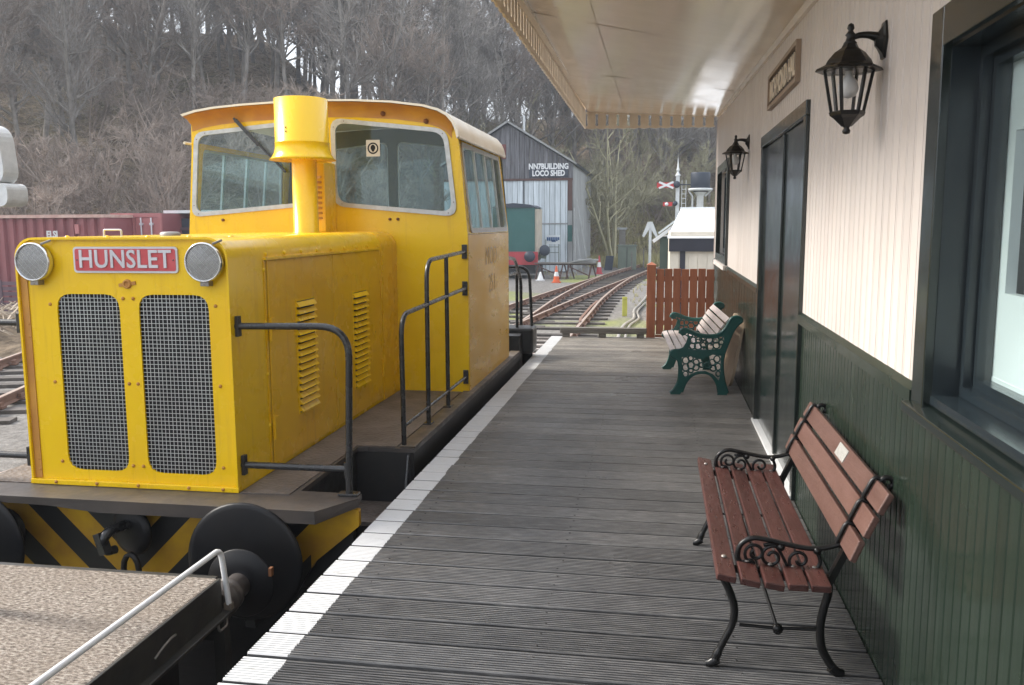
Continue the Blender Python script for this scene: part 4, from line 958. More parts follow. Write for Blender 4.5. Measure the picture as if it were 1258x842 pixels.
def cab_window(poly, y, sgn, parent):
    wn = part('window', MB().plate(shrink(poly, -.028), [shrink(poly, .012)], lambda u, v: (u, y+sgn*.012, v), lambda u, v: (u, y-sgn*.012, v), True), 'silver', parent)
    part('pane', MB().plate(shrink(poly, .008), [], lambda u, v: (u, y, v), lambda u, v: (u, y+.004, v)), 'cab_glass', wn)
    mb = MB(); big = shrink(poly, -.008); m = len(big)
    for k in range(0, m, 3): mb.lathe([(.0055, 0), (.004, .003), (.001, .004)], (big[k][0], y+sgn*.012, big[k][1]), (0, sgn, 0), 6)
    part('frame_screw', mb, 'letter_dark', wn, kind='stuff'); return wn
wr_ = cab_window(wR, CYF-.002, -1, cf); wl_ = cab_window(wL, CYF-.002, -1, cf)
cab_window(RW1, CYB+.002, 1, cb); cab_window(RW2, CYB+.002, 1, cb)
# ear-defender sticker on the window
stc = part('warning_sticker', MB().plate(rrect(-2.455, 2.125, -2.335, 2.262, .004), [], lambda u, v: (u, CYF-.0065, v), lambda u, v: (u, CYF-.0045, v)), 'hut_cream', wr_)
circ = lambda r, n=20: [(-2.395+r*math.cos(2*math.pi*k/n), 2.193+r*math.sin(2*math.pi*k/n)) for k in range(n)]
mb = MB().plate(circ(.048), [circ(.036)], lambda u, v: (u, CYF-.008, v), lambda u, v: (u, CYF-.0066, v))
mb.plate([(-2.395+.022*math.cos(a*.524)*(1 if math.sin(a*.524) > -.2 else .7), 2.193+.030*math.sin(a*.524)) for a in range(12)], [], lambda u, v: (u, CYF-.008, v), lambda u, v: (u, CYF-.0066, v))
part('sticker_symbol', mb, 'dark', stc)
# wipers
part('wiper', MB().bar((-3.62, CYF-.045, 2.465), (-3.17, CYF-.035, 2.005), .016, .022, (0, 1, 0)).bar((-3.60, CYF-.055, 2.45), (-3.40, CYF-.05, 2.235), .028, .02, (0, 1, 0)).tube([(-3.60, CYF, 2.44), (-3.60, CYF-.06, 2.44)], .012, 8), 'pipe_black', cf)
mb = MB()
for x in (-2.26, -2.19, -3.78): mb.lathe([(.012, 0), (.012, .02), (.001, .024)], (x, CYF, 1.60 if x > -3 else 1.60), (0, -1, 0), 8)
mb.lathe([(.022, 0), (.02, .02), (.001, .03)], (-1.93+.0, CYF-.001, 2.42-.015), (0, -1, 0), 10)
mb.lathe([(.022, 0), (.02, .02), (.001, .03)], (-2.30, CYF-.001, 2.475), (0, -1, 0), 10)
part('window_stud', mb, 'rust_shade_spot', cf, kind='stuff')
# cab sides
for s, nm in ((1, 'right'), (-1, 'left')):
    X = XC+s*CW
    sd = part('cab_side', MB().box((X-s*.02, CYF+.0205, PZ), (X+s*.003, CYB-.0205, 1.468)), 'cab_side' if s > 0 else 'yellow', loco, label='lower cab side panel with ghosted number' if s > 0 else None, bevel=.004)
    def sp(u, v, o, s=s): return (XC+s*(cabx(v)+o), u, v)
    hole = rquad([(7.42, 1.50), (9.20, 1.50), (9.12, 2.225), (7.42, 2.225)], .05)
    us = part('cab_side_upper', MB().plate([(CYF+.0205, 1.471), (CYB-.0205, 1.471), (CYB-.0205, 2.27), (CYF+.0205, 2.27)], [hole], lambda u, v: sp(u, v, .002), lambda u, v: sp(u, v, -.018)), 'yellow', loco)
    wn = part('side_window', MB().plate(shrink(hole, -.02), [shrink(hole, .022)], lambda u, v: sp(u, v, .012), lambda u, v: sp(u, v, -.012), True), 'silver', us)
    part('pane', MB().plate(shrink(hole, .015), [], lambda u, v: sp(u, v, -.004), lambda u, v: sp(u, v, -.007)), 'cab_glass', wn)
    for yy in (7.86, 8.34, 8.76):
        mb = MB().bar(sp(yy, 1.52, .008), sp(yy, 2.205, .008), .030 if yy != 8.34 else .045, .02, (s, 0, 0)); part('sliding_pane_frame', mb, 'silver', wn)
    part('gutter', MB().tube([(XC+s*1.215, CYF-.09, 2.262), (XC+s*1.215, CYB+.05, 2.262)], .012, 8), 'roof_glare', us)
# roof
ro = [(x, z) for x, z in [(XC+a, b) for a, b in [(1.222, 2.268), (1.208, 2.33), (1.18, 2.395), (1.13, 2.452), (1.055, 2.492), (.93, 2.528), (.66, 2.565), (.33, 2.586), (0, 2.594)]]]
ro = ro+[(XC-x, z) for x, z in ((.33, 2.588), (.66, 2.575), (.93, 2.556), (1.10, 2.532), (1.225, 2.50))]
mb = MB(); mb.sheet([[(x, y, z) for x, z in ro] for y in (CYF-.115, CYF+.5, CYB-.5, CYB+.08)]); ri = [(XC+(x-XC)*.985, z-.016) for x, z in ro]
mb.sheet([[(x, y, z) for x, z in ri] for y in (CYF-.115, CYB+.08)]); mb.sheet([[(x, CYF-.115, z) for x, z in ro], [(x, CYF-.115, z) for x, z in ri]], False); mb.sheet([[(x, CYB+.08, z) for x, z in ro], [(x, CYB+.08, z) for x, z in ri]], False)
roof = part('cab_roof', mb, 'roof_glare', loco, fix=False)
mb = MB(); m1 = [(XC+(x-XC)*.984, z-.020) for x, z in ro[2:]]; m2 = [(XC+(x-XC)*.965, z-.085) for x, z in ro[2:]]
mb.sheet([[(x, CYF-.112, z) for x, z in m1], [(x, CYF-.05, z-.012) for x, z in m1], [(x, CYF-.004, z) for x, z in m2], [(x, CYF-.003, z-.05) for x, z in m2]])
part('roof_cove', mb, 'rust_shade_yellow', roof)  # brown tone puts the shade under the roof overhang into the colour
# ghosted number
text('number', 'MOD', .25, .0008, 'ghost_letter', sd if False else [c for c in loco.children if c.name.startswith('cab_side') and 'upper' not in c.name][0], basis((XC+CW+.0045, 8.32, 1.25), (0, 1, 0), (0, 0, 1)), sx=1.0, off=-.004)
text('number', '251', .25, .0008, 'ghost_letter', [c for c in loco.children if c.name.startswith('cab_side') and 'upper' not in c.name][0], basis((XC+CW+.0045, 8.36, .99), (0, 1, 0), (0, 0, 1)), sx=1.0, off=-.004)
# cab inside
part('cab_floor', MB().box((XC-CW+.03, CYF+.03, PZ+.01), (XC+CW-.03, CYB-.03, PZ+.04)), 'interior', loco)
part('control_desk', MB().box((-3.5, 7.42, PZ+.04), (-2.2, 7.80, 1.38)), 'interior', loco, bevel=.02)
part('driver_seat', MB().box((-2.2, 8.3, .75), (-1.85, 8.7, .85)).box((-2.2, 8.68, .85), (-1.85, 8.75, 1.45)).tube([(-2.02, 8.5, .16), (-2.02, 8.5, .75)], .03, 8), 'frame_dark', loco, bevel=.02)
part('brake_handle', MB().tube([(-3.35, 8.1, .16), (-3.35, 8.1, 1.5), (-3.2, 8.0, 1.95)], .02, 8), 'frame_dark', loco)
# --- footplate, beams, frames
outp = [(-3.98, 4.065), (-1.69, 4.062), (-1.545, 4.30), (-1.552, 4.378), (-1.90, 4.383), (-1.912, 5.33), (-1.85, 5.352), (-1.535, 5.352), (-1.535, 9.75), (-4.16, 9.75), (-4.16, 5.352), (-3.79, 5.33), (-3.79, 4.383), (-4.15, 4.378), (-4.15, 4.30)]
part('footplate', MB().plate(outp, [], lambda u, v: (u, v, PZ-.002), lambda u, v: (u, v, PZ-.030)), 'plate_steel', loco)
part('front_lip', MB().add([(-4.10, 4.02+.045, PZ-.03), (-3.2, 4.066, PZ-.045), (-2.9, 4.064, PZ-.07), (-1.69, 4.06, PZ-.07), (-1.545, 4.298, PZ-.05), (-4.10, 4.06, PZ-.004), (-3.2, 4.056, PZ-.004), (-2.9, 4.056, PZ-.004), (-1.69, 4.052, PZ-.004), (-1.535, 4.298, PZ-.004)], [(i, i+1, i+6, i+5) for i in range(4)]), 'plate_steel', loco)
part('walkway_plate', MB().plate([(-2.205, 4.290), (-1.93, 4.298), (-1.925, 5.36), (-1.66, 5.372), (-1.66, 7.28), (-2.205, 7.28)], [], lambda u, v: (u, v, PZ+.004), lambda u, v: (u, v, PZ-.001)).plate([(-4.04, 5.37), (-4.04, 7.28), (-3.47, 7.28), (-3.47, 4.29), (-3.77, 4.29), (-3.77, 5.36)], [], lambda u, v: (u, v, PZ+.004), lambda u, v: (u, v, PZ-.001)), 'checker', loco)
part('edge_plank', MB().box((-1.640, 5.37, PZ-.0), (-1.533, 9.74, PZ+.012)), 'kick', loco, bevel=.003)
part('side_girder', MB().box((-1.56, 5.36, -.24), (-1.540, 9.72, PZ-.032)).box((-1.56, 5.36, -.26), (-1.515, 9.72, -.24)), 'frame_dark', loco)
part('step_well', MB().box((-1.98, 4.40, -.42), (-1.93, 5.36, PZ-.032)).box((-1.93, 5.356, -.42), (-1.562, 5.40, PZ-.032)).box((-1.93, 4.36, -.42), (-1.60, 4.40, PZ-.04)), 'black', loco)
part('step_tread', MB().box((-1.93, 4.95, -.27), (-1.53, 5.355, -.245)), 'checker', loco)
part('step_tread', MB().box((-1.93, 4.45, -.62), (-1.56, 5.30, -.60)), 'checker', loco)
part('step_stay', MB().bar((-1.57, 5.33, PZ-.04), (-1.57, 5.15, -.42), .012, .012), 'pipe_black', loco)
beam = rquad([(-4.16, -.28), (-3.95, -.50), (-1.95, -.50), (-1.795, -.245), (-1.545, -.035), (-1.545, .055), (-4.16, .055)], .005, 1)
part('buffer_beam', MB().plate(beam, [], lambda u, v: (u, 4.30, v), lambda u, v: (u, 4.335, v)), 'stripes', loco)
part('main_frame', MB().box((-3.5, 4.40, -.70), (-3.44, 9.9, PZ-.035)).box((-2.27, 4.40, -.70), (-2.21, 9.9, PZ-.035)).box((-3.44, 4.5, -.55), (-2.27, 9.8, -.1)), 'frame_dark', loco)
for y in (5.4, 7.2, 9.0):
    for x, sx in ((-2.13, 1), (-3.57, -1)):
        part('wheel', MB().lathe([(.001, -.03), (.42, -.03), (.42, .03), (.38, .045), (.33, .02), (.12, .02), (.10, .07), (.001, .07)], (x, y, RZ+.41), (sx, 0, 0), 32), 'frame_dark', loco)
def buffer(x, y, z, sgn, r, nm='buffer'):
    b = part(nm, MB().lathe([(.001, .272), (r*.5, .270), (r*.9, .262), (r-.012, .258), (r, .250), (r-.004, .238), (r*.35, .228), (.06, .225)], (x, y, z), (0, sgn, 0), 48), 'buffer_black', loco)
    part('buffer_stock', MB().lathe([(.13, 0), (.13, .02), (.105, .03), (.10, .17), (.07, .18), (.065, .226)], (x, y, z), (0, sgn, 0), 24), 'black', b)
    return b
for x in (-2.075, -3.66): buffer(x, 4.30, -.165, -1, .315)
for x in (-1.70, -4.0): buffer(x, 10.0, .02, 1, .24)
# coupler
cp = part('coupling', MB().lathe([(.001, .10), (.10, .10), (.135, .085), (.14, .07), (.09, .06), (.06, 0)], (-2.80, 4.30, -.10), (-.25, -1, 0), 28), 'buffer_black', loco)
part('hook', MB().tube(bez([(-2.83, 4.22, -.06), (-2.86, 4.10, -.06), (-2.875, 4.05, -.10), (-2.87, 4.07, -.16), (-2.85, 4.12, -.17)], 5), [.028]*10+[.024]*11, 8).bar((-2.90, 4.06, -.06), (-2.86, 4.05, -.17), .05, .045), 'pipe_black', cp)
mb = MB()
for k in range(3): mb.tube([(-2.80+.045*math.cos(a*.524), 4.17, -.30-.13*k+.085*math.sin(a*.524)) for a in range(12)], .016, 6, closed=True)
part('chain_link', mb, 'frame_dark', cp)
if 0: part('brake_hose', MB().tube(bez([(-2.52, 4.30, -.05), (-2.53, 4.16, -.06), (-2.55, 4.12, -.25), (-2.57, 4.14, -.42)], 6), .025, 8), 'black', loco)
# rear buffer beam
part('rear_beam', MB().box((-4.16, 9.76, -.35), (-1.545, 10.0, .30)), 'black', loco, bevel=.01)
part('rear_box', MB().box((-1.78, 10.0, .06), (-1.42, 10.34, .36)), 'black', loco, bevel=.03)
# --- handrails
def flange(mb, c, ax, s=.05):
    c = Vector(c); ax = Vector(ax); mb.lathe([(.001, 0), (.03, 0), (.03, .012), (.001, .012)], c, ax, 10)
for s in (1, -1):
    X = lambda x: XC+s*(x-XC)
    mb = MB().tube(arcpts([(X(-2.215), 4.345, 1.020), (X(-1.585), 4.345, 1.028), (X(-1.612), 4.345, .13)], .17, 8), .0185, 10)
    mb.tube([(X(-2.215), 4.345, .262), (X(-1.62), 4.345, .262)], .0185, 10).tube([(X(-1.612), 4.345, .22), (X(-1.612), 4.345, .30)], .023, 10)
    hr = part('handrail', mb, 'pipe_black', loco)
    mb = MB(); x0, x1 = sorted((X(-2.212), X(-2.192)))
    for z in (1.020, .262): part('rail_flange', MB().box((x0, 4.325, z-.055), (x1, 4.365, z+.055)), 'pipe_black', hr, bevel=.003)
    part('rail_foot', MB().box((X(-1.612)-.055, 4.315, PZ), (X(-1.612)+.055, 4.375, PZ+.014)), 'pipe_black', hr, bevel=.003)
    XR = X(-1.615)
    mb = MB().tube(arcpts([(XR, 5.40, -.10), (XR, 5.38, .98), (XR, 7.262, 1.015)], .16, 8), .0165, 10)
    mb.tube(arcpts([(XR, 6.02, PZ+.01), (XR, 6.03, 1.30), (XR, 7.262, 1.325)], .16, 8), .0165, 10)
    mb.tube([(XR, 6.62, PZ+.01), (XR, 6.62, 1.312)], .0165, 10); mb.tube([(XR, 5.395, .255), (XR, 7.262, .255)], .014, 10)
    hr = part('handrail', mb, 'pipe_black', loco)
    for z in (1.015, 1.325, .255): part('rail_flange', MB().box((XR-.022, 7.262, z-.06), (XR+.022, 7.281, z+.06)), 'pipe_black', hr, bevel=.003)
    for y in (6.02, 6.62): part('rail_foot', MB().box((XR-.03, y-.05, PZ+.012), (XR+.03, y+.05, PZ+.022)), 'pipe_black', hr, bevel=.003)
    mb = MB().tube(arcpts([(XR, 9.34, 1.20), (XR, 9.9, 1.16), (XR, 10.35, .90), (XR, 10.35, .10)], .12, 6), .02, 8)
    mb.tube(arcpts([(XR-.02, 9.34, 1.0), (XR, 10.05, 1.0), (XR, 10.05, .12)], .12, 6), .018, 8)
    mb.tube(arcpts([(XR-.25, 10.2, 1.05), (X(-1.50), 10.25, 1.06), (X(-1.47), 10.25, .36)], .15, 6), .018, 8)
    part('rear_handrail', mb, 'pipe_black', loco)

# ================================================================== FLAT WAGON (near left)
wg = thing('flat_wagon', 'low flat wagon with coarse brown deck and white side rail in the near left corner', 'wagon', (-2.8, 1.5, RZ))
WZ = 0.0; WXE = -1.905
part('deck', MB().box((-3.72, -2.5, WZ-.03), (WXE, 3.462, WZ)), 'matting', wg, bevel=.008)
part('side_beam', MB().box((WXE+.003, -2.5, WZ-.15), (WXE+.018, 3.455, WZ+.004)).box((WXE+.003, -2.5, WZ-.165), (WXE+.055, 3.50, WZ-.150)), 'wagon_frame', wg, bevel=.003)
part('headstock', MB().box((-3.74, 3.465, WZ-.30), (WXE-.02, 3.50, WZ-.006)), 'wagon_frame', wg, bevel=.004)
part('sole_bar', MB().box((-2.2, -2.5, WZ-.55), (-2.12, 3.46, WZ-.032)).box((-3.48, -2.5, WZ-.55), (-3.4, 3.46, WZ-.032)), 'frame_dark', wg)
part('corner_post', MB().box((WXE-.0, 3.40, WZ-.60), (WXE+.05, 3.455, WZ-.167)), 'wagon_frame', wg)
sr = MB().tube(arcpts([(-1.875, -2.4, WZ+.168), (-1.875, 3.44, WZ+.145), (-1.862, 3.472, WZ-.14)], .05, 8), .0125, 10)
part('side_rail', sr, 'white', wg)
part('rail_foot', MB().box((-1.885, 3.458, WZ-.149), (-1.848, 3.49, WZ-.115)), 'kick', wg, bevel=.006)
part('step_iron', MB().tube(arcpts([(-1.86, 3.36, -.165), (-1.855, 3.36, -.20), (-1.855, 3.43, -.20), (-1.86, 3.43, -.165)], .02), .006, 6), 'bolt_steel', wg)
part('tie_hook', MB().tube(bez([(-1.885, 2.92, -.10), (-1.875, 2.96, -.075), (-1.875, 3.02, -.065), (-1.885, 3.07, -.075)], 4), .005, 6), 'bolt_steel', wg)
for x in (-1.975, -3.62):
    b = part('buffer', MB().lathe([(.001, .325), (.12, .322), (.165, .312), (.172, .305), (.168, .298), (.07, .296), (.055, .29)], (x, 3.50, -.17), (0, 1, 0), 36), 'buffer_black', wg)
    part('buffer_stock', MB().lathe([(.10, 0), (.10, .015), (.078, .02), (.078, .10), (.086, .105), (.086, .125), (.074, .13), (.074, .155), (.08, .16), (.08, .18), (.06, .185), (.06, .28)], (x, 3.50, -.17), (0, 1, 0), 24), 'plate_steel', b)
part('handbrake_tag', MB().box((-1.80, 3.74, -.10), (-1.785, 3.765, -.06)), 'rust_shade_spot', wg)
for y in (.4, 2.7):
    for x in (-2.05, -3.55): part('wheel', MB().lathe([(.001, -.04), (.26, -.04), (.26, .03), (.22, .04), (.06, .02), (.05, .08), (.001, .08)], (x, y, RZ+.255), (1, 0, 0), 24), 'frame_dark', wg)
# pale rounded fitting at the left picture edge, on a stanchion of the wagon
wf = thing('rounded_casing', 'pale grey rounded casing on a stanchion at the left edge of the picture', 'casing', (-2.56, 3.0, 0))
f0 = lambda u, v: (u, 2.97, v); f1 = lambda u, v: (u, 3.05, v)
part('cover', MB().plate(rquad([(-2.78, 1.71), (-2.406, 1.71), (-2.425, 1.925), (-2.78, 1.96)], .06, 6), [], f0, f1), 'white_box', wf, bevel=.012)
part('base', MB().plate(rquad([(-2.79, 1.625), (-2.392, 1.625), (-2.388, 1.712), (-2.79, 1.712)], .035, 6), [], lambda u, v: (u, 2.955, v), lambda u, v: (u, 3.065, v)), 'white_box', wf, bevel=.012)
part('stanchion', MB().tube([(-2.72, 3.01, 0), (-2.72, 3.01, 1.63)], .03, 10), 'wagon_frame', wf)
# ================================================================== BACKGROUND: containers, shed, huts, signals
def rotz(c, a):
    c = Vector(c); ca, sa = math.cos(a), math.sin(a)
    return lambda p: Vector((c.x+(p.x-c.x)*ca-(p.y-c.y)*sa, c.y+(p.x-c.x)*sa+(p.y-c.y)*ca, p.z))
# red container, long side to us
CT = 1.93
rc = thing('shipping_container', 'dull oxide-red corrugated container, long side facing, left behind the yellow locomotive', 'container', (-20.6, 25.6, GZ))
f = rotz((-17.45, 25.8, 0), R(-3))
mb = MB(); g = []
pr = []; x = -23.9
while x < -17.7:
    pr += [(x, 0), (x+.14, 0), (x+.19, .09), (x+.33, .09)]; x += .38
mb.sheet([[(px_, 25.9-d-.0, z) for px_, d in pr] for z in (GZ+.12, CT-.11)], False)
part('corrugated_side', mb.xf(f), 'container', rc)
part('end_panel', MB().box((-17.62, 25.84, GZ+.1), (-17.50, 28.2, CT-.06)).xf(f), 'container', rc)
part('frame', MB().box((-24.0, 25.76, GZ+.0), (-17.48, 25.90, GZ+.12)).box((-17.62, 25.77, GZ+.12), (-17.46, 25.93, CT-.1)).box((-24.1, 25.77, GZ+.12), (-23.92, 25.93, CT-.1)).xf(f), 'container', rc)
part('roof_lip', MB().box((-24.1, 25.74, CT-.10), (-17.46, 28.2, CT)).xf(f), 'container_lip', rc)
part('lashing_plate', MB().box((-18.55, 25.755, 1.32), (-18.40, 25.80, 1.62)).xf(f), 'container_pink', rc)
text('lettering', 'ELSI', .30, .004, 'post_white', rc, basis((-19.30, 25.72, 1.29), (1, 0, 0), (0, 0, 1)), off=.012, sx=.8)
sp_ = thing('slatted_screen', 'low purple-brown slatted screen standing in front of the red container', 'fence', (-20.4, 24.6, GZ))
for k in range(6): part('slat', MB().box((-22.6, 24.6, GZ+.02+k*.165), (-18.0, 24.64, GZ+.13+k*.165)), 'purple_slat', sp_)
for x in (-22.6, -21.5, -20.4, -19.2, -18.1): part('upright', MB().box((x, 24.56, GZ), (x+.07, 24.595, GZ+1.0)), 'purple_slat', sp_)
# pinkish container, doors to us
pc = thing('shipping_container', 'faded pink-red container with door locking bars facing us, right of the dull red one', 'container', (-16.9, 27.2, GZ))
part('body', MB().box((-18.2, 27.32, GZ+.1), (-16.42, 33.2, CT+.04)), 'container', pc)
for a, b in ((-18.15, -17.34), (-17.32, -16.48)):
    d = part('door', MB().box((a, 27.26, GZ+.2), (b, 27.318, CT-.1)), 'container_pink', pc)
    for t in (.28, .72):
        x = a+(b-a)*t; part('lock_bar', MB().tube([(x, 27.2, GZ+.2), (x, 27.2, CT-.1)], .026, 8).box((x-.05, 27.17, CT-.35), (x+.05, 27.26, CT-.27)).box((x-.05, 27.17, .9), (x+.05, 27.26, .98)), 'plate_silver', d)
part('frame', MB().box((-18.22, 27.24, GZ), (-18.16, 27.32, CT+.05)).box((-16.47, 27.24, GZ), (-16.38, 27.32, CT+.05)).box((-18.16, 27.24, CT-.09), (-16.47, 27.32, CT+.05)), 'container_pink', pc)
ds = thing('store_shed', 'dark low shed with a pale roof edge behind the containers', 'shed', (-14.5, 28.5, GZ))
part('wall', MB().box((-16.6, 28.6, GZ), (-10.8, 31, CT-.12)), 'tank_navy', ds)
part('roof', MB().box((-19.3, 33.3, CT-.1), (-19.2, 33.4, CT)).box((-17.0, 28.45, CT+.06), (-10.7, 31.1, CT+.16)), 'post_white', ds)
for k in range(3): part('rail', MB().box((-16.5, 28.5, .9+k*.25), (-11, 28.58, 1.0+k*.25)), 'purple_slat', ds)

# loco shed
SHY = 49.0; SR = -4.72; SLX = -12.0; AP = (-8.33, 7.05); EZ = 4.85
shed = thing('engine_shed', 'grey weathered timber engine shed with peeling white doors and a painted name', 'shed', (-8.3, SHY, GZ))
def roofz(x): return AP[1]-(abs(x-AP[0])/(SR-AP[0]))*(AP[1]-EZ)
gb = MB(); x = SLX; DT = 3.95
n = 0
while x < SR-.01:
    xb = min(x+.27, SR); z0 = DT+.12
    m = MB().add([(x, SHY-.02*(n % 2), z0), (xb-.02, SHY-.02*(n % 2), z0), (xb-.02, SHY-.02*(n % 2), roofz(xb)), (x, SHY-.02*(n % 2), roofz(x)), (x, SHY+.06, z0), (xb-.02, SHY+.06, z0), (xb-.02, SHY+.06, roofz(xb)), (x, SHY+.06, roofz(x))], [(0, 1, 2, 3), (0, 4, 5, 1), (1, 5, 6, 2), (3, 7, 4, 0)])
    part('gable_board', m, 'shed_board', shed); x += .27; n += 1
part('back_wall', MB().box((SLX, SHY+.07, GZ), (SR, SHY+.1, EZ)), 'dark', shed)
x = SLX; n = 0
while x < SR-.35:
    xb = min(x+.30, SR-.28)
    part('door_board', MB().box((x, SHY-.05-.012*(n % 3), GZ+.05), (xb-.022, SHY+.0, DT)), 'shed_door', shed); x += .30; n += 1
part('door_gap', MB().box((-7.47, SHY-.085, GZ+.05), (-7.42, SHY-.075, DT)), 'dark', shed)
part('door_rail', MB().box((-7.36, SHY-.095, 1.55), (SR-.3, SHY-.077, 1.62)), 'shed_side', shed)
part('lintel', MB().box((SLX, SHY-.12, DT), (SR+.0, SHY, DT+.12)), 'brown_beam', shed)
part('door_post', MB().box((SR-.27, SHY-.1, GZ), (SR-.02, SHY, DT)), 'shed_side', shed)
part('post_patch', MB().box((SR-.28, SHY-.115, 0.6), (SR-.03, SHY-.1, 1.5)), 'gl_green', shed)
part('post_patch', MB().box((SR-.28, SHY-.115, 2.3), (SR-.03, SHY-.1, DT)), 'brown_beam', shed)
mb = MB(); g = []
pr = [(SHY+.05+k*.16, .05*(k % 2)) for k in range(76)]
mb.sheet([[(SR+d, y, z) for y, d in pr] for z in (GZ, EZ)], False); part('side_wall', mb, 'shed_side', shed)
for s in (1, -1):
    xe = AP[0]+s*(SR-AP[0]+.22); ze = EZ-.13
    part('roof', MB().bar((AP[0], SHY+5.9, AP[1]+.09), (xe, SHY+5.9, ze+.09), 12.3, .10, (0, 0, 1)), 'tank_navy', shed)
    part('barge_board', MB().bar((AP[0], SHY-.27, AP[1]+.12), (xe, SHY-.27, ze+.10), .04, .10, (0, 0, 1)), 'shed_side', shed)
vt = part('gable_vent', MB().box((-9.6, SHY-.06, 5.15), (-8.45, SHY-.03, 5.95)), 'vent_red', shed)
for k in range(5): part('vent_slat', MB().box((-9.6, SHY-.11, 5.18+k*.155), (-8.45, SHY-.062, 5.27+k*.155)), 'vent_red', vt)
part('chimney', MB().tube([(-7.6, SHY+1, 6.4), (-7.6, SHY+1, 7.6)], .07, 8), 'post_white', shed)
bd = part('name_panel', MB().box((-7.15, SHY-.075, 4.13), (-4.98, SHY-.06, 4.86)), 'tank_navy', shed)
text('lettering', 'NN7BUILDING', .42, .008, 'white', shed, basis((-6.07, SHY-.10, 4.70), (1, 0, 0), (0, 0, 1)), sx=.80, off=.018)
text('lettering', 'LOCO SHED', .42, .008, 'white', shed, basis((-6.07, SHY-.10, 4.33), (1, 0, 0), (0, 0, 1)), sx=.78, off=.018)
lp = [((-4.4, 47.6, GZ), (-4.62, 48.8, 2.4)), ((-4.05, 47.5, GZ), (-4.58, 48.85, 1.9)), ((-3.7, 47.8, GZ), (-4.5, 49.1, 2.9))]
for i, (a, b) in enumerate(lp): solo('leaning_plank', MB().bar(a, b, .16, .04, (1, 0, 0)), 'shed_side', ['pale plank leaning on the shed door post, leftmost of three', 'short middle plank of the three leaning at the shed corner', 'long pale plank leaning at the shed corner, rightmost of three'][i], 'plank')

# green and red shunter by the shed
gl = thing('small_shunter', 'dark green and red shunting engine standing before the shed doors', 'locomotive', (-7.0, 43.5, RZ))
part('cab', MB().plate([(-8.1, -.0), (-6.02, 0), (-6.02, 2.33), (-6.25, 2.45), (-7.05, 2.52), (-7.85, 2.45), (-8.1, 2.33)], [], lambda u, v: (u, 43.0, v), lambda u, v: (u, 45.6, v)), 'gl_green', gl)
part('side_panel', MB().box((-6.015, 43.1, .05), (-5.86, 44.6, 2.30)), 'gl_cream', gl)
part('roof', MB().plate([(-8.15, 2.34), (-5.98, 2.34), (-6.25, 2.48), (-7.05, 2.56), (-7.85, 2.48)], [], lambda u, v: (u, 42.9, v+.03), lambda u, v: (u, 45.7, v+.03)), 'tank_navy', gl)
part('upper_panel', MB().box((-7.9, 42.975, 1.15), (-6.15, 42.995, 2.2)), 'gl_green', gl)
part('buffer_beam', MB().box((-8.15, 42.85, -.42), (-5.85, 42.995, .22)), 'gl_red', gl)
for x in (-7.9, -6.2): 
    part('buffer', MB().lathe([(.08, 0), (.08, .3), (.27, .31), (.27, .36), (.001, .37)], (x, 42.85, -.0), (0, -1, 0), 20), 'tank_navy', gl)
part('side_buffer', MB().lathe([(.001, .40), (.24, .40), (.27, .37), (.25, .33), (.09, .32), (.08, 0)], (-5.62, 43.4, .28), (.25, -1, 0), 20), 'tank_navy', gl)
part('bracket', MB().bar((-5.9, 43.4, -.2), (-5.6, 43.3, .25), .18, .12).bar((-5.9, 43.4, .05), (-5.5, 43.5, .0), .1, .3), 'grey_green', gl)
part('under_frame', MB().box((-8.0, 43.0, -.86), (-6.0, 46, -.43)), 'frame_dark', gl)
for x in (-7.8, -6.3): part('wheel', MB().lathe([(.001, 0), (.36, 0), (.36, .1), (.001, .1)], (x, 43.5, RZ+.36), (1, 0, 0), 20), 'frame_dark', gl)

# board on a tubular stand
bs = thing('notice_board', 'small white and blue notice on a thin grey tubular stand before the shed doors', 'sign', (-5.9, 47, GZ))
sb = part('board', MB().box((-5.95, 46.98, .50), (-5.20, 47.0, .98)), 'sign_white', bs)
rnd = random.Random(5)
mb = MB()
for k in range(7): mb.box((-5.92+k*.1, 46.97, .72-rnd.uniform(0, .06)), (-5.84+k*.1, 46.979, .87))
mb.box((-5.66, 46.97, .62), (-5.44, 46.979, .72)); part('lettering', mb, 'sign_blue', sb)
part('stand', MB().tube([(-5.98, 47.03, GZ), (-5.98, 47.03, .75)], .025, 6).tube([(-5.28, 47.03, GZ), (-5.28, 47.03, .75)], .025, 6).tube([(-5.98, 47.03, .35), (-5.28, 47.03, .35)], .02, 6).tube([(-5.98, 47.03, .05), (-5.28, 47.03, .05)], .02, 6), 'grey_green', bs)
# trestle tables with timber
tr = thing('trestle_table', 'rusty trestle table carrying old planks in front of the shed', 'trestle', (-4.5, 43, GZ))
for k in range(4): part('plank', MB().box((-6.0+.08*k, 42.7+k*.2, -.36), (-3.0-.05*k, 42.87+k*.2, -.31)), 'old_timber', tr)
for x in (-5.8, -4.6, -4.3, -3.2):
    part('leg', MB().bar((x, 42.8, -.37), (x-.15, 42.75, GZ), .06, .06), 'brown_beam', tr); part('leg', MB().bar((x, 43.3, -.37), (x+.2, 43.35, GZ), .06, .06), 'brown_beam', tr)
part('brace', MB().bar((-5.8, 42.8, -.5), (-4.7, 42.8, -.95), .05, .05).bar((-4.3, 42.8, -.5), (-3.3, 42.8, -.95), .05, .05).box((-6.0, 43.2, -.44), (-3.0, 43.26, -.37)), 'brown_beam', tr)
solo('timber_stack', MB().box((-4.1, 42.8, -.305), (-3.0, 43.3, -.22)).box((-3.9, 42.85, -.215), (-2.9, 43.2, -.14)).bar((-4.3, 42.75, -.28), (-3.2, 42.7, -.10), .12, .05), 'shed_side', 'pale boards piled on the right end of the trestle table', 'boards')
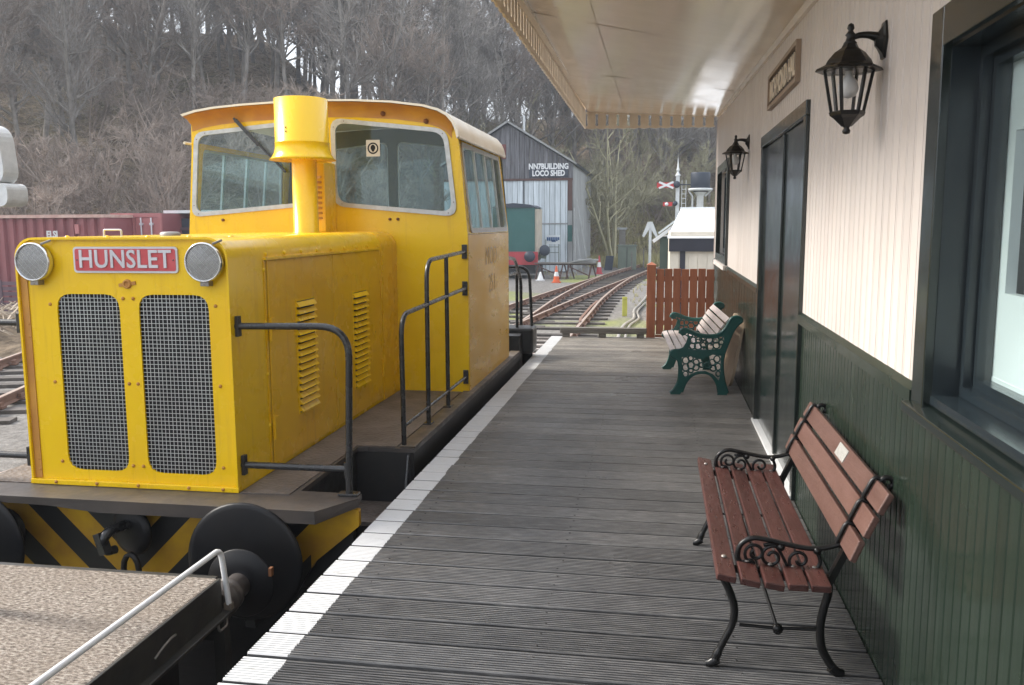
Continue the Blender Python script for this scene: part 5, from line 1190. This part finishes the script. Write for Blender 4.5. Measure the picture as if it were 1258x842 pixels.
def cone(x, y, h, label, col='cone', bands=True):
    t = thing('traffic_cone', label, 'cone', (x, y, GZ))
    def rad(u): return .16*(1-u)+.03*u
    part('base', MB().box((x-.2, y-.2, GZ), (x+.2, y+.2, GZ+.04)), col, t)
    mb = MB()
    for a, b in ((0, .35), (.62, 1)) if bands else ((0, 1),): mb.lathe([(rad(a), .04+h*a), (rad(b), .04+h*b)], (x, y, GZ), (0, 0, 1), 16)
    part('body', mb, col, t)
    if bands: part('reflective_band', MB().lathe([(rad(.35), .04+h*.35), (rad(.62), .04+h*.62)], (x, y, GZ), (0, 0, 1), 16), 'cone_w', t)
cone(-4.62, 40.2, .74, 'orange traffic cone with a white band, in front of the trestle table')
cone(-5.55, 41.6, .38, 'small plain white cone left of the orange cone', 'cone_w', False)
cone(-3.15, 47.5, .95, 'red and white cone beyond the right end of the trestle', 'gl_red')
# right of the shed: post, cabinets, bin
gp = thing('lineside_cabinet', 'mossy grey-green low lineside cabinet beside a capped grey post', 'cabinet', (-2.0, 52, GZ))
part('box', MB().box((-2.35, 51.8, GZ), (-1.3, 52.4, .28)), 'grey_green', gp, bevel=.02); part('lid', MB().box((-2.4, 51.75, .28), (-1.25, 52.45, .34)), 'grey_green', gp)
part('door_seam', MB().box((-1.84, 51.785, GZ+.1), (-1.81, 51.8, .2)), 'dark', gp)
ps = thing('capped_post', 'grey square post with a pale cap behind the green cabinet', 'post', (-2.1, 53, GZ))
part('shaft', MB().box((-2.35, 53, GZ), (-1.98, 53.3, 1.22)), 'old_timber', ps); part('cap', MB().box((-2.45, 52.95, 1.22), (-1.88, 53.35, 1.34)), 'shed_side', ps)
solo('waste_bin', MB().box((-3.1, 51.3, GZ), (-2.65, 51.7, -.28)).xf(lambda p: Vector((p.x+.12*(p.z+1), p.y, p.z))), 'tank_navy', 'dark tilted bin left of the green cabinet', 'bin')
for i, (x, y) in enumerate(((-1.55, 50.8), (-.9, 52.0))): solo('marker_post', MB().box((x, y, GZ), (x+.07, y+.07, -.02+.2*i)), 'old_timber', ['thin short grey post just in front of the green cabinet', 'thin grey post right of the green cabinet'][i], 'post')

# huts behind the end fence
hut = thing('lineside_hut', 'cream hut with black fascia and white felt roof beyond the red fence', 'hut', (1.6, 22, GZ))
part('wall', MB().box((.27, 22.0, GZ), (4.2, 26.5, 1.35)), 'hut_cream', hut)
x = .27; k = 0
while x < 1.7: part('wall_board', MB().box((x, 21.98, GZ), (x+.215, 21.999, 1.2)), 'hut_cream', hut); x += .225
part('corner_post', MB().box((.51, 21.95, GZ), (.64, 21.979, 1.2)), 'fascia_navy', hut)
part('fascia', MB().box((.24, 21.88, .88), (4.3, 21.947, 1.19)), 'fascia_navy', hut)
part('roof', MB().add([(.20, 21.85, 1.195), (4.4, 21.85, 1.195), (4.4, 26.6, 1.95), (.62, 26.6, 1.95), (.20, 21.85, 1.225), (4.4, 21.85, 1.225), (4.4, 26.6, 1.99), (.62, 26.6, 1.99)], [(0, 1, 2, 3), (7, 6, 5, 4), (0, 4, 5, 1), (1, 5, 6, 2), (2, 6, 7, 3), (3, 7, 4, 0)]), 'white', hut)
part('ridge', MB().box((.6, 26.5, 1.96), (4.4, 26.7, 2.03)), 'post_white', hut)
hg = thing('green_hut', 'small dark green hut with white bargeboard left of the cream hut', 'hut', (.2, 27, GZ))
part('wall', MB().box((.03, 27.2, -.2), (1.0, 29, 1.15)).box((.03, 27.2, GZ), (.12, 27.3, -.2)), 'hut_green', hg)
part('barge_board', MB().bar((-.18, 27.1, 1.02), (.95, 27.1, 1.85), .06, .10, (0, 0, 1)), 'white', hg); part('barge_board', MB().bar((-.02, 28.6, 1.25), (1.0, 28.6, 2.02), .06, .06, (0, 0, 1)), 'white', hg)
part('gutter', MB().box((.1, 27.1, 1.17), (.75, 27.17, 1.22)), 'white', hg)
part('roof', MB().bar((-.15, 28.1, 1.06), (1.0, 28.1, 1.90), 1.8, .04, (0, 0, 1)), 'grey_green', hg)
fi = thing('arrow_post', 'short white arrow-topped post left of the green hut', 'post', (-.29, 30, GZ))
part('shaft', MB().box((-.34, 30, GZ+.1), (-.25, 30.06, 1.55)), 'post_white', fi)
part('arrow_head', MB().plate([(-.56, 1.15), (-.50, 1.10), (-.30, 1.42), (-.10, 1.10), (-.04, 1.15), (-.22, 1.62), (-.38, 1.62)], [], lambda u, v: (u, 29.97, v), lambda u, v: (u, 30.0, v)), 'post_white', fi)

# semaphore signal
SGY = 45; sg = thing('semaphore_signal', 'white lattice signal post with a crossed red arm and a small lower arm', 'signal', (.92, SGY, GZ))
part('post', MB().box((.78, SGY, GZ), (.96, SGY+.16, 3.9)), 'post_white', sg)
part('finial', MB().lathe([(.13, 3.9), (.13, 3.95), (.08, 4.0), (.05, 4.1), (.08, 4.2), (.05, 4.3), (.001, 4.85)], (.87, SGY+.08, 0), (0, 0, 1), 8, False), 'post_white', sg)
mb = MB().box((1.06, SGY-.05, GZ), (1.09, SGY-.02, 3.7)).box((1.26, SGY-.05, GZ), (1.29, SGY-.02, 3.7))
for k in range(20): mb.box((1.09, SGY-.045, GZ+.2+k*.23), (1.26, SGY-.025, GZ+.23+k*.23))
part('ladder', mb, 'post_white', sg)
am = part('arm', MB().box((-.15, SGY-.12, 3.32), (.70, SGY-.09, 3.58)), 'semaphore_red', sg)
part('white_cross', MB().bar((-.05, SGY-.135, 3.30), (.66, SGY-.135, 3.60), .02, .10, (0, 0, 1)).bar((-.05, SGY-.138, 3.60), (.66, SGY-.138, 3.30), .02, .10, (0, 0, 1)), 'white', am)
part('spectacle', MB().lathe([(.001, 0), (.17, 0), (.17, .03), (.001, .03)], (.82, SGY-.10, 3.48), (0, -1, 0), 16).box((.95, SGY-.1, 3.44), (1.5, SGY-.07, 3.49)), 'tank_navy', am)
am = part('arm', MB().box((.16, SGY-.12, 2.42), (.62, SGY-.09, 2.62)), 'semaphore_red', sg, label='small lower arm with a white spot')
part('white_spot', MB().lathe([(.001, 0), (.09, 0), (.09, .02), (.001, .02)], (.34, SGY-.121, 2.52), (0, -1, 0), 12), 'white', am)
part('spectacle', MB().lathe([(.001, 0), (.12, 0), (.12, .03), (.001, .03)], (.76, SGY-.10, 2.55), (0, -1, 0), 16), 'tank_navy', am)
wc = thing('water_crane', 'white column with flared top carrying a dark round tank', 'column', (2.0, SGY, GZ))
part('column', MB().lathe([(.17, GZ), (.17, 2.9), (.2, 2.95), (.35, 3.15)], (1.97, SGY, 0), (0, 0, 1), 16), 'post_white', wc)
part('flared_bracket', MB().tube([(1.60, SGY, GZ), (1.60, SGY, 2.9), (1.40, SGY, 3.18)], .05, 6).tube([(2.2, SGY, 2.9), (2.50, SGY, 3.18)], .05, 6).lathe([(.56, 3.16), (.60, 3.2), (.60, 3.26), (.56, 3.28)], (1.97, SGY, 0), (0, 0, 1), 20), 'post_white', wc)
part('tank', MB().lathe([(.33, 3.1), (.48, 3.28), (.48, 4.0), (.46, 4.05), (.001, 4.06)], (1.97, SGY, 0), (0, 0, 1), 20), 'tank_navy', wc)

# overgrown rubble bank behind the left-hand track
mb = MB(); rnd = random.Random(12); g = []
for j in range(14):
    g.append([(-21+i*.42, 15.5+j*.42-(-21+i*.42+12)*.25, GZ+.02+.55*max(0, math.sin(math.pi*j/13))*(.6+.4*math.sin(i*.7))+rnd.uniform(-.06, .06)) for i in range(26)])
mb.sheet(g, False); o = struct('rubble_bank', mb, 'hill', fix=False)
mb = MB()
for k in range(700):
    x = rnd.uniform(-20, -10); j = rnd.uniform(2, 10); y = 15.5+j*.42-(x+12)*.25; z = GZ+.1+.5*math.sin(math.pi*j/13); a = rnd.uniform(0, 6.28); e = rnd.uniform(0, .7); L = rnd.uniform(.1, .5); d = Vector((math.cos(a)*math.cos(e), math.sin(a)*math.cos(e), math.sin(e)))
    p_ = Vector((x, y, z)); mb.bar(p_, p_+d*L, rnd.uniform(.01, .05), rnd.uniform(.01, .03))
o = part('debris', mb, 'brick_litter', None, kind='stuff'); o['label'] = 'broken sticks and offcuts strewn on the bank beside the left track'; o['category'] = 'debris'
# ================================================================== TREES
def make_tree(seed, H, spread, lean, nl, bushy=False, twr=.012):
    rnd = random.Random(seed); T = MB(); C = MB()
    def rv_(s): return Vector((rnd.gauss(0, s), rnd.gauss(0, s), rnd.gauss(0, s)))
    def grow(p, d, L, r, lvl, mb, n, upb):
        pts = [p]; rs = [r]; seg = max(2, n)
        for k in range(seg):
            d = (d+rv_(.16 if lvl else .05)+Vector((0, 0, upb))).normalized(); p = p+d*L/seg; pts.append(p); rs.append(max(r*(1-(k+1)/seg*.75), twr*.55))
        mb.tube(pts, rs, 6 if lvl == 0 else (4 if lvl == 1 else 3), False); return pts, rs
    stems = 1 if not bushy else rnd.randint(4, 6)
    for s in range(stems):
        a = rnd.uniform(0, 6.28); d0 = Vector((lean*math.cos(a), lean*math.sin(a), 1)) if not bushy else Vector((.55*math.cos(a), .55*math.sin(a), 1))
        h = H*rnd.uniform(.85, 1.05)
        pts, rs = grow(Vector((0, 0, -.4)), d0.normalized(), h, H*.0125 if not bushy else H*.011, 0, T, 9, .02)
        m = nl//stems if bushy else nl
        for i in range(m):
            t = rnd.uniform(.22 if not bushy else .12, 1.0); k = min(len(pts)-2, int(t*(len(pts)-1))); p = pts[k].lerp(pts[k+1], rnd.random())
            a = rnd.uniform(0, 6.28); d = Vector((math.cos(a), math.sin(a), rnd.uniform(.35, 1.3))).normalized()
            L = spread*(1.15-t*.75)*rnd.uniform(.6, 1.1)
            q, qr = grow(p, d, L, max(rs[k]*.5, .02), 1, T, 5, .06)
            for j in range(9):
                u = rnd.uniform(.2, 1); kk = min(len(q)-2, int(u*(len(q)-1))); p2 = q[kk].lerp(q[kk+1], rnd.random())
                d2 = ((q[kk+1]-q[kk]).normalized()+rv_(.55)+Vector((0, 0, .25))).normalized(); L2 = L*.45*rnd.uniform(.6, 1.2)
                w_, wr = grow(p2, d2, L2, .016, 2, C, 3, .05)
                for _ in range(6):
                    kk2 = rnd.randint(0, len(w_)-2); p3 = w_[kk2].lerp(w_[kk2+1], rnd.random()); d3 = ((w_[kk2+1]-w_[kk2]).normalized()+rv_(.6)+Vector((0, 0, .15))).normalized()
                    grow(p3, d3, L2*.55*rnd.uniform(.6, 1.3), twr, 3, C, 2, .03)
    return T, C
kinds = []
specs = [(11, 14.5, 3.6, .05, 40, False, 'twig_grey'), (12, 13, 4.0, .1, 42, False, 'twig_grey'), (13, 16, 3.2, .04, 40, False, 'twig_grey'), (14, 12, 4.2, .15, 42, False, 'twig_brown'), (15, 14, 3.4, .08, 38, False, 'twig_brown'),
         (21, 6.5, 2.6, 0, 30, True, 'twig_olive'), (22, 5.5, 2.4, 0, 30, True, 'twig_olive'), (23, 5.0, 2.3, 0, 30, True, 'twig_brown')]
for sd_, H, spd, ln, nl, bu, tw in specs:
    T, C = make_tree(sd_, H, spd, ln, nl, bu, .013)
    tm = T.mesh('trunk', fix=False); tm.materials.append(M['bark_grey' if not bu else tw]); cm_ = C.mesh('crown', fix=False); cm_.materials.append(M[tw]); kinds.append((tm, cm_, H, bu))
def plant(name, k, x, y, s, label, group, cat, tilt=0):
    z = hgt(x, y); t = thing(name, label, cat, (x, y, z-.1), group)
    t.rotation_euler = (random.uniform(-tilt, tilt), random.uniform(-tilt, tilt), random.uniform(0, 6.28)); t.scale = (s, s, s*random.uniform(.92, 1.1))
    for nm, me in (('trunk', kinds[k][0]), ('crown', kinds[k][1])):
        o = bpy.data.objects.new(nm, me); COL.objects.link(o); o.parent = t
    return t
rnd = random.Random(99); placed = []
def ok(x, y, d): return all((x-a)**2+(y-b)**2 > d*d for a, b in placed)
tries = 0
while len(placed) < 290 and tries < 60000:
    tries += 1
    ra = rnd.uniform(-.88, .20); y = rnd.uniform(32, 112); x = ra*y
    dd = y-basey(x)
    if dd < 7 or dd > (62 if ra < -.45 or ra > -.12 else 40): continue
    if -.70 < ra < -.36 and dd < 18: continue
    if not ok(x, y, 1.8+.008*y): continue
    placed.append((x, y)); plant('bare_tree', rnd.choice([0, 1, 2, 3, 4]), x, y, rnd.uniform(.75, 1.25), 'tall leafless tree, one of many on the wooded hillside', 'leafless trees on the wooded hillside', 'tree', .07)
nb = 0; tries = 0
while nb < 62 and tries < 20000:
    tries += 1
    ra = rnd.uniform(-.9, .16); y = rnd.uniform(30, 90); x = ra*y; dd = y-basey(x)
    if dd < 1.2 or dd > 14 or not ok(x, y, 1.9): continue
    if -.68 < ra < -.36 and rnd.random() < .9: continue
    if ra > -.03 and dd < 6: continue
    placed.append((x, y)); nb += 1
    plant('bare_bush', rnd.choice([5, 6, 7] if ra > -.3 else [7]), x, y, rnd.uniform(.7, 1.2), 'leafless many-stemmed bush, one of many along the foot of the hillside', 'leafless bushes along the foot of the hillside', 'bush', .08)
plant('bare_bush', 5, -3.0, 60.5, 1.7, 'large olive-grey leafless bush right of the engine shed', None, 'bush')
plant('bare_bush', 5, -6.2, 62, 1.3, 'large tangled leafless bush rising behind the shed roof slope', None, 'bush')
plant('bare_bush', 6, 1.6, 72, 1.2, 'tall leafless thicket behind the signal post', None, 'bush')
# fallen sticks and brambles over the slope
mb = MB(); rnd = random.Random(4)
for k in range(30000):
    ra = rnd.uniform(-.92, .22); y = rnd.uniform(29, 85); x = ra*y; dd = y-basey(x)
    if dd < .2 or dd > 40: continue
    z = hgt(x, y); L = rnd.uniform(.25, 1.3); a = rnd.uniform(0, 6.28); e = abs(rnd.gauss(0, .55)); d = Vector((math.cos(a)*math.cos(e), math.sin(a)*math.cos(e), math.sin(e)))
    p = Vector((x, y, z)); r = rnd.uniform(.008, .022)
    mb.tube([p, p+d*L*.5, p+(d+Vector((rnd.gauss(0, .2), rnd.gauss(0, .2), -.1)))*L], [r, r*.8, r*.4], 3, False)
o = part('undergrowth', mb, 'brick_litter', None, kind='stuff', fix=False); o['label'] = 'fallen sticks and brambles over the leaf-covered slope'; o['category'] = 'undergrowth'
# grass tufts along the bank and between the tracks
mb = MB(); 
for k in range(9000):
    if k % 3: ra = rnd.uniform(-.08, .10); y = rnd.uniform(54, 78); x = ra*y
    else: x = rnd.uniform(-12, 1.2); y = rnd.uniform(16, 60)
    if k % 3 == 0 and (math.sin(x*.7+2)*math.sin(y*.23) < .35 or abs(x+2.6) < 1.6): continue
    z = hgt(x, y)+.03; h = rnd.uniform(.08, .22) if k % 3 == 0 else rnd.uniform(.25, .8)
    for j in range(3):
        a = rnd.uniform(0, 6.28); w2 = .012 if k % 3 == 0 else .025; dx, dy = math.cos(a), math.sin(a); l = rnd.uniform(.2, .7)*h
        mb.add([(x-dy*w2, y+dx*w2, z), (x+dy*w2, y-dx*w2, z), (x+dx*l, y+dy*l, z+h)], [(0, 1, 2)])
o = part('grass', mb, 'dry_grass', None, kind='stuff', fix=False); o['label'] = 'tufts of dry yellow-green grass by the tracks and on the bank'; o['category'] = 'grass'

# ================================================================== HAZE
if 1:
    m = bpy.data.materials.new('haze_air'); m.use_nodes = True; t = m.node_tree; t.nodes.clear()
    vo = t.nodes.new('ShaderNodeVolumePrincipled'); vo.inputs['Color'].default_value = (.80, .88, 1, 1); vo.inputs['Density'].default_value = .0013; vo.inputs['Anisotropy'].default_value = .2
    ou = t.nodes.new('ShaderNodeOutputMaterial'); t.links.new(vo.outputs[0], ou.inputs['Volume'])
    mb = MB().box((-1000, -400, GZ-1.3), (1000, 1000, 62)); me = mb.mesh('haze'); me.materials.append(m); o = bpy.data.objects.new('haze', me); COL.objects.link(o); o['kind'] = 'stuff'
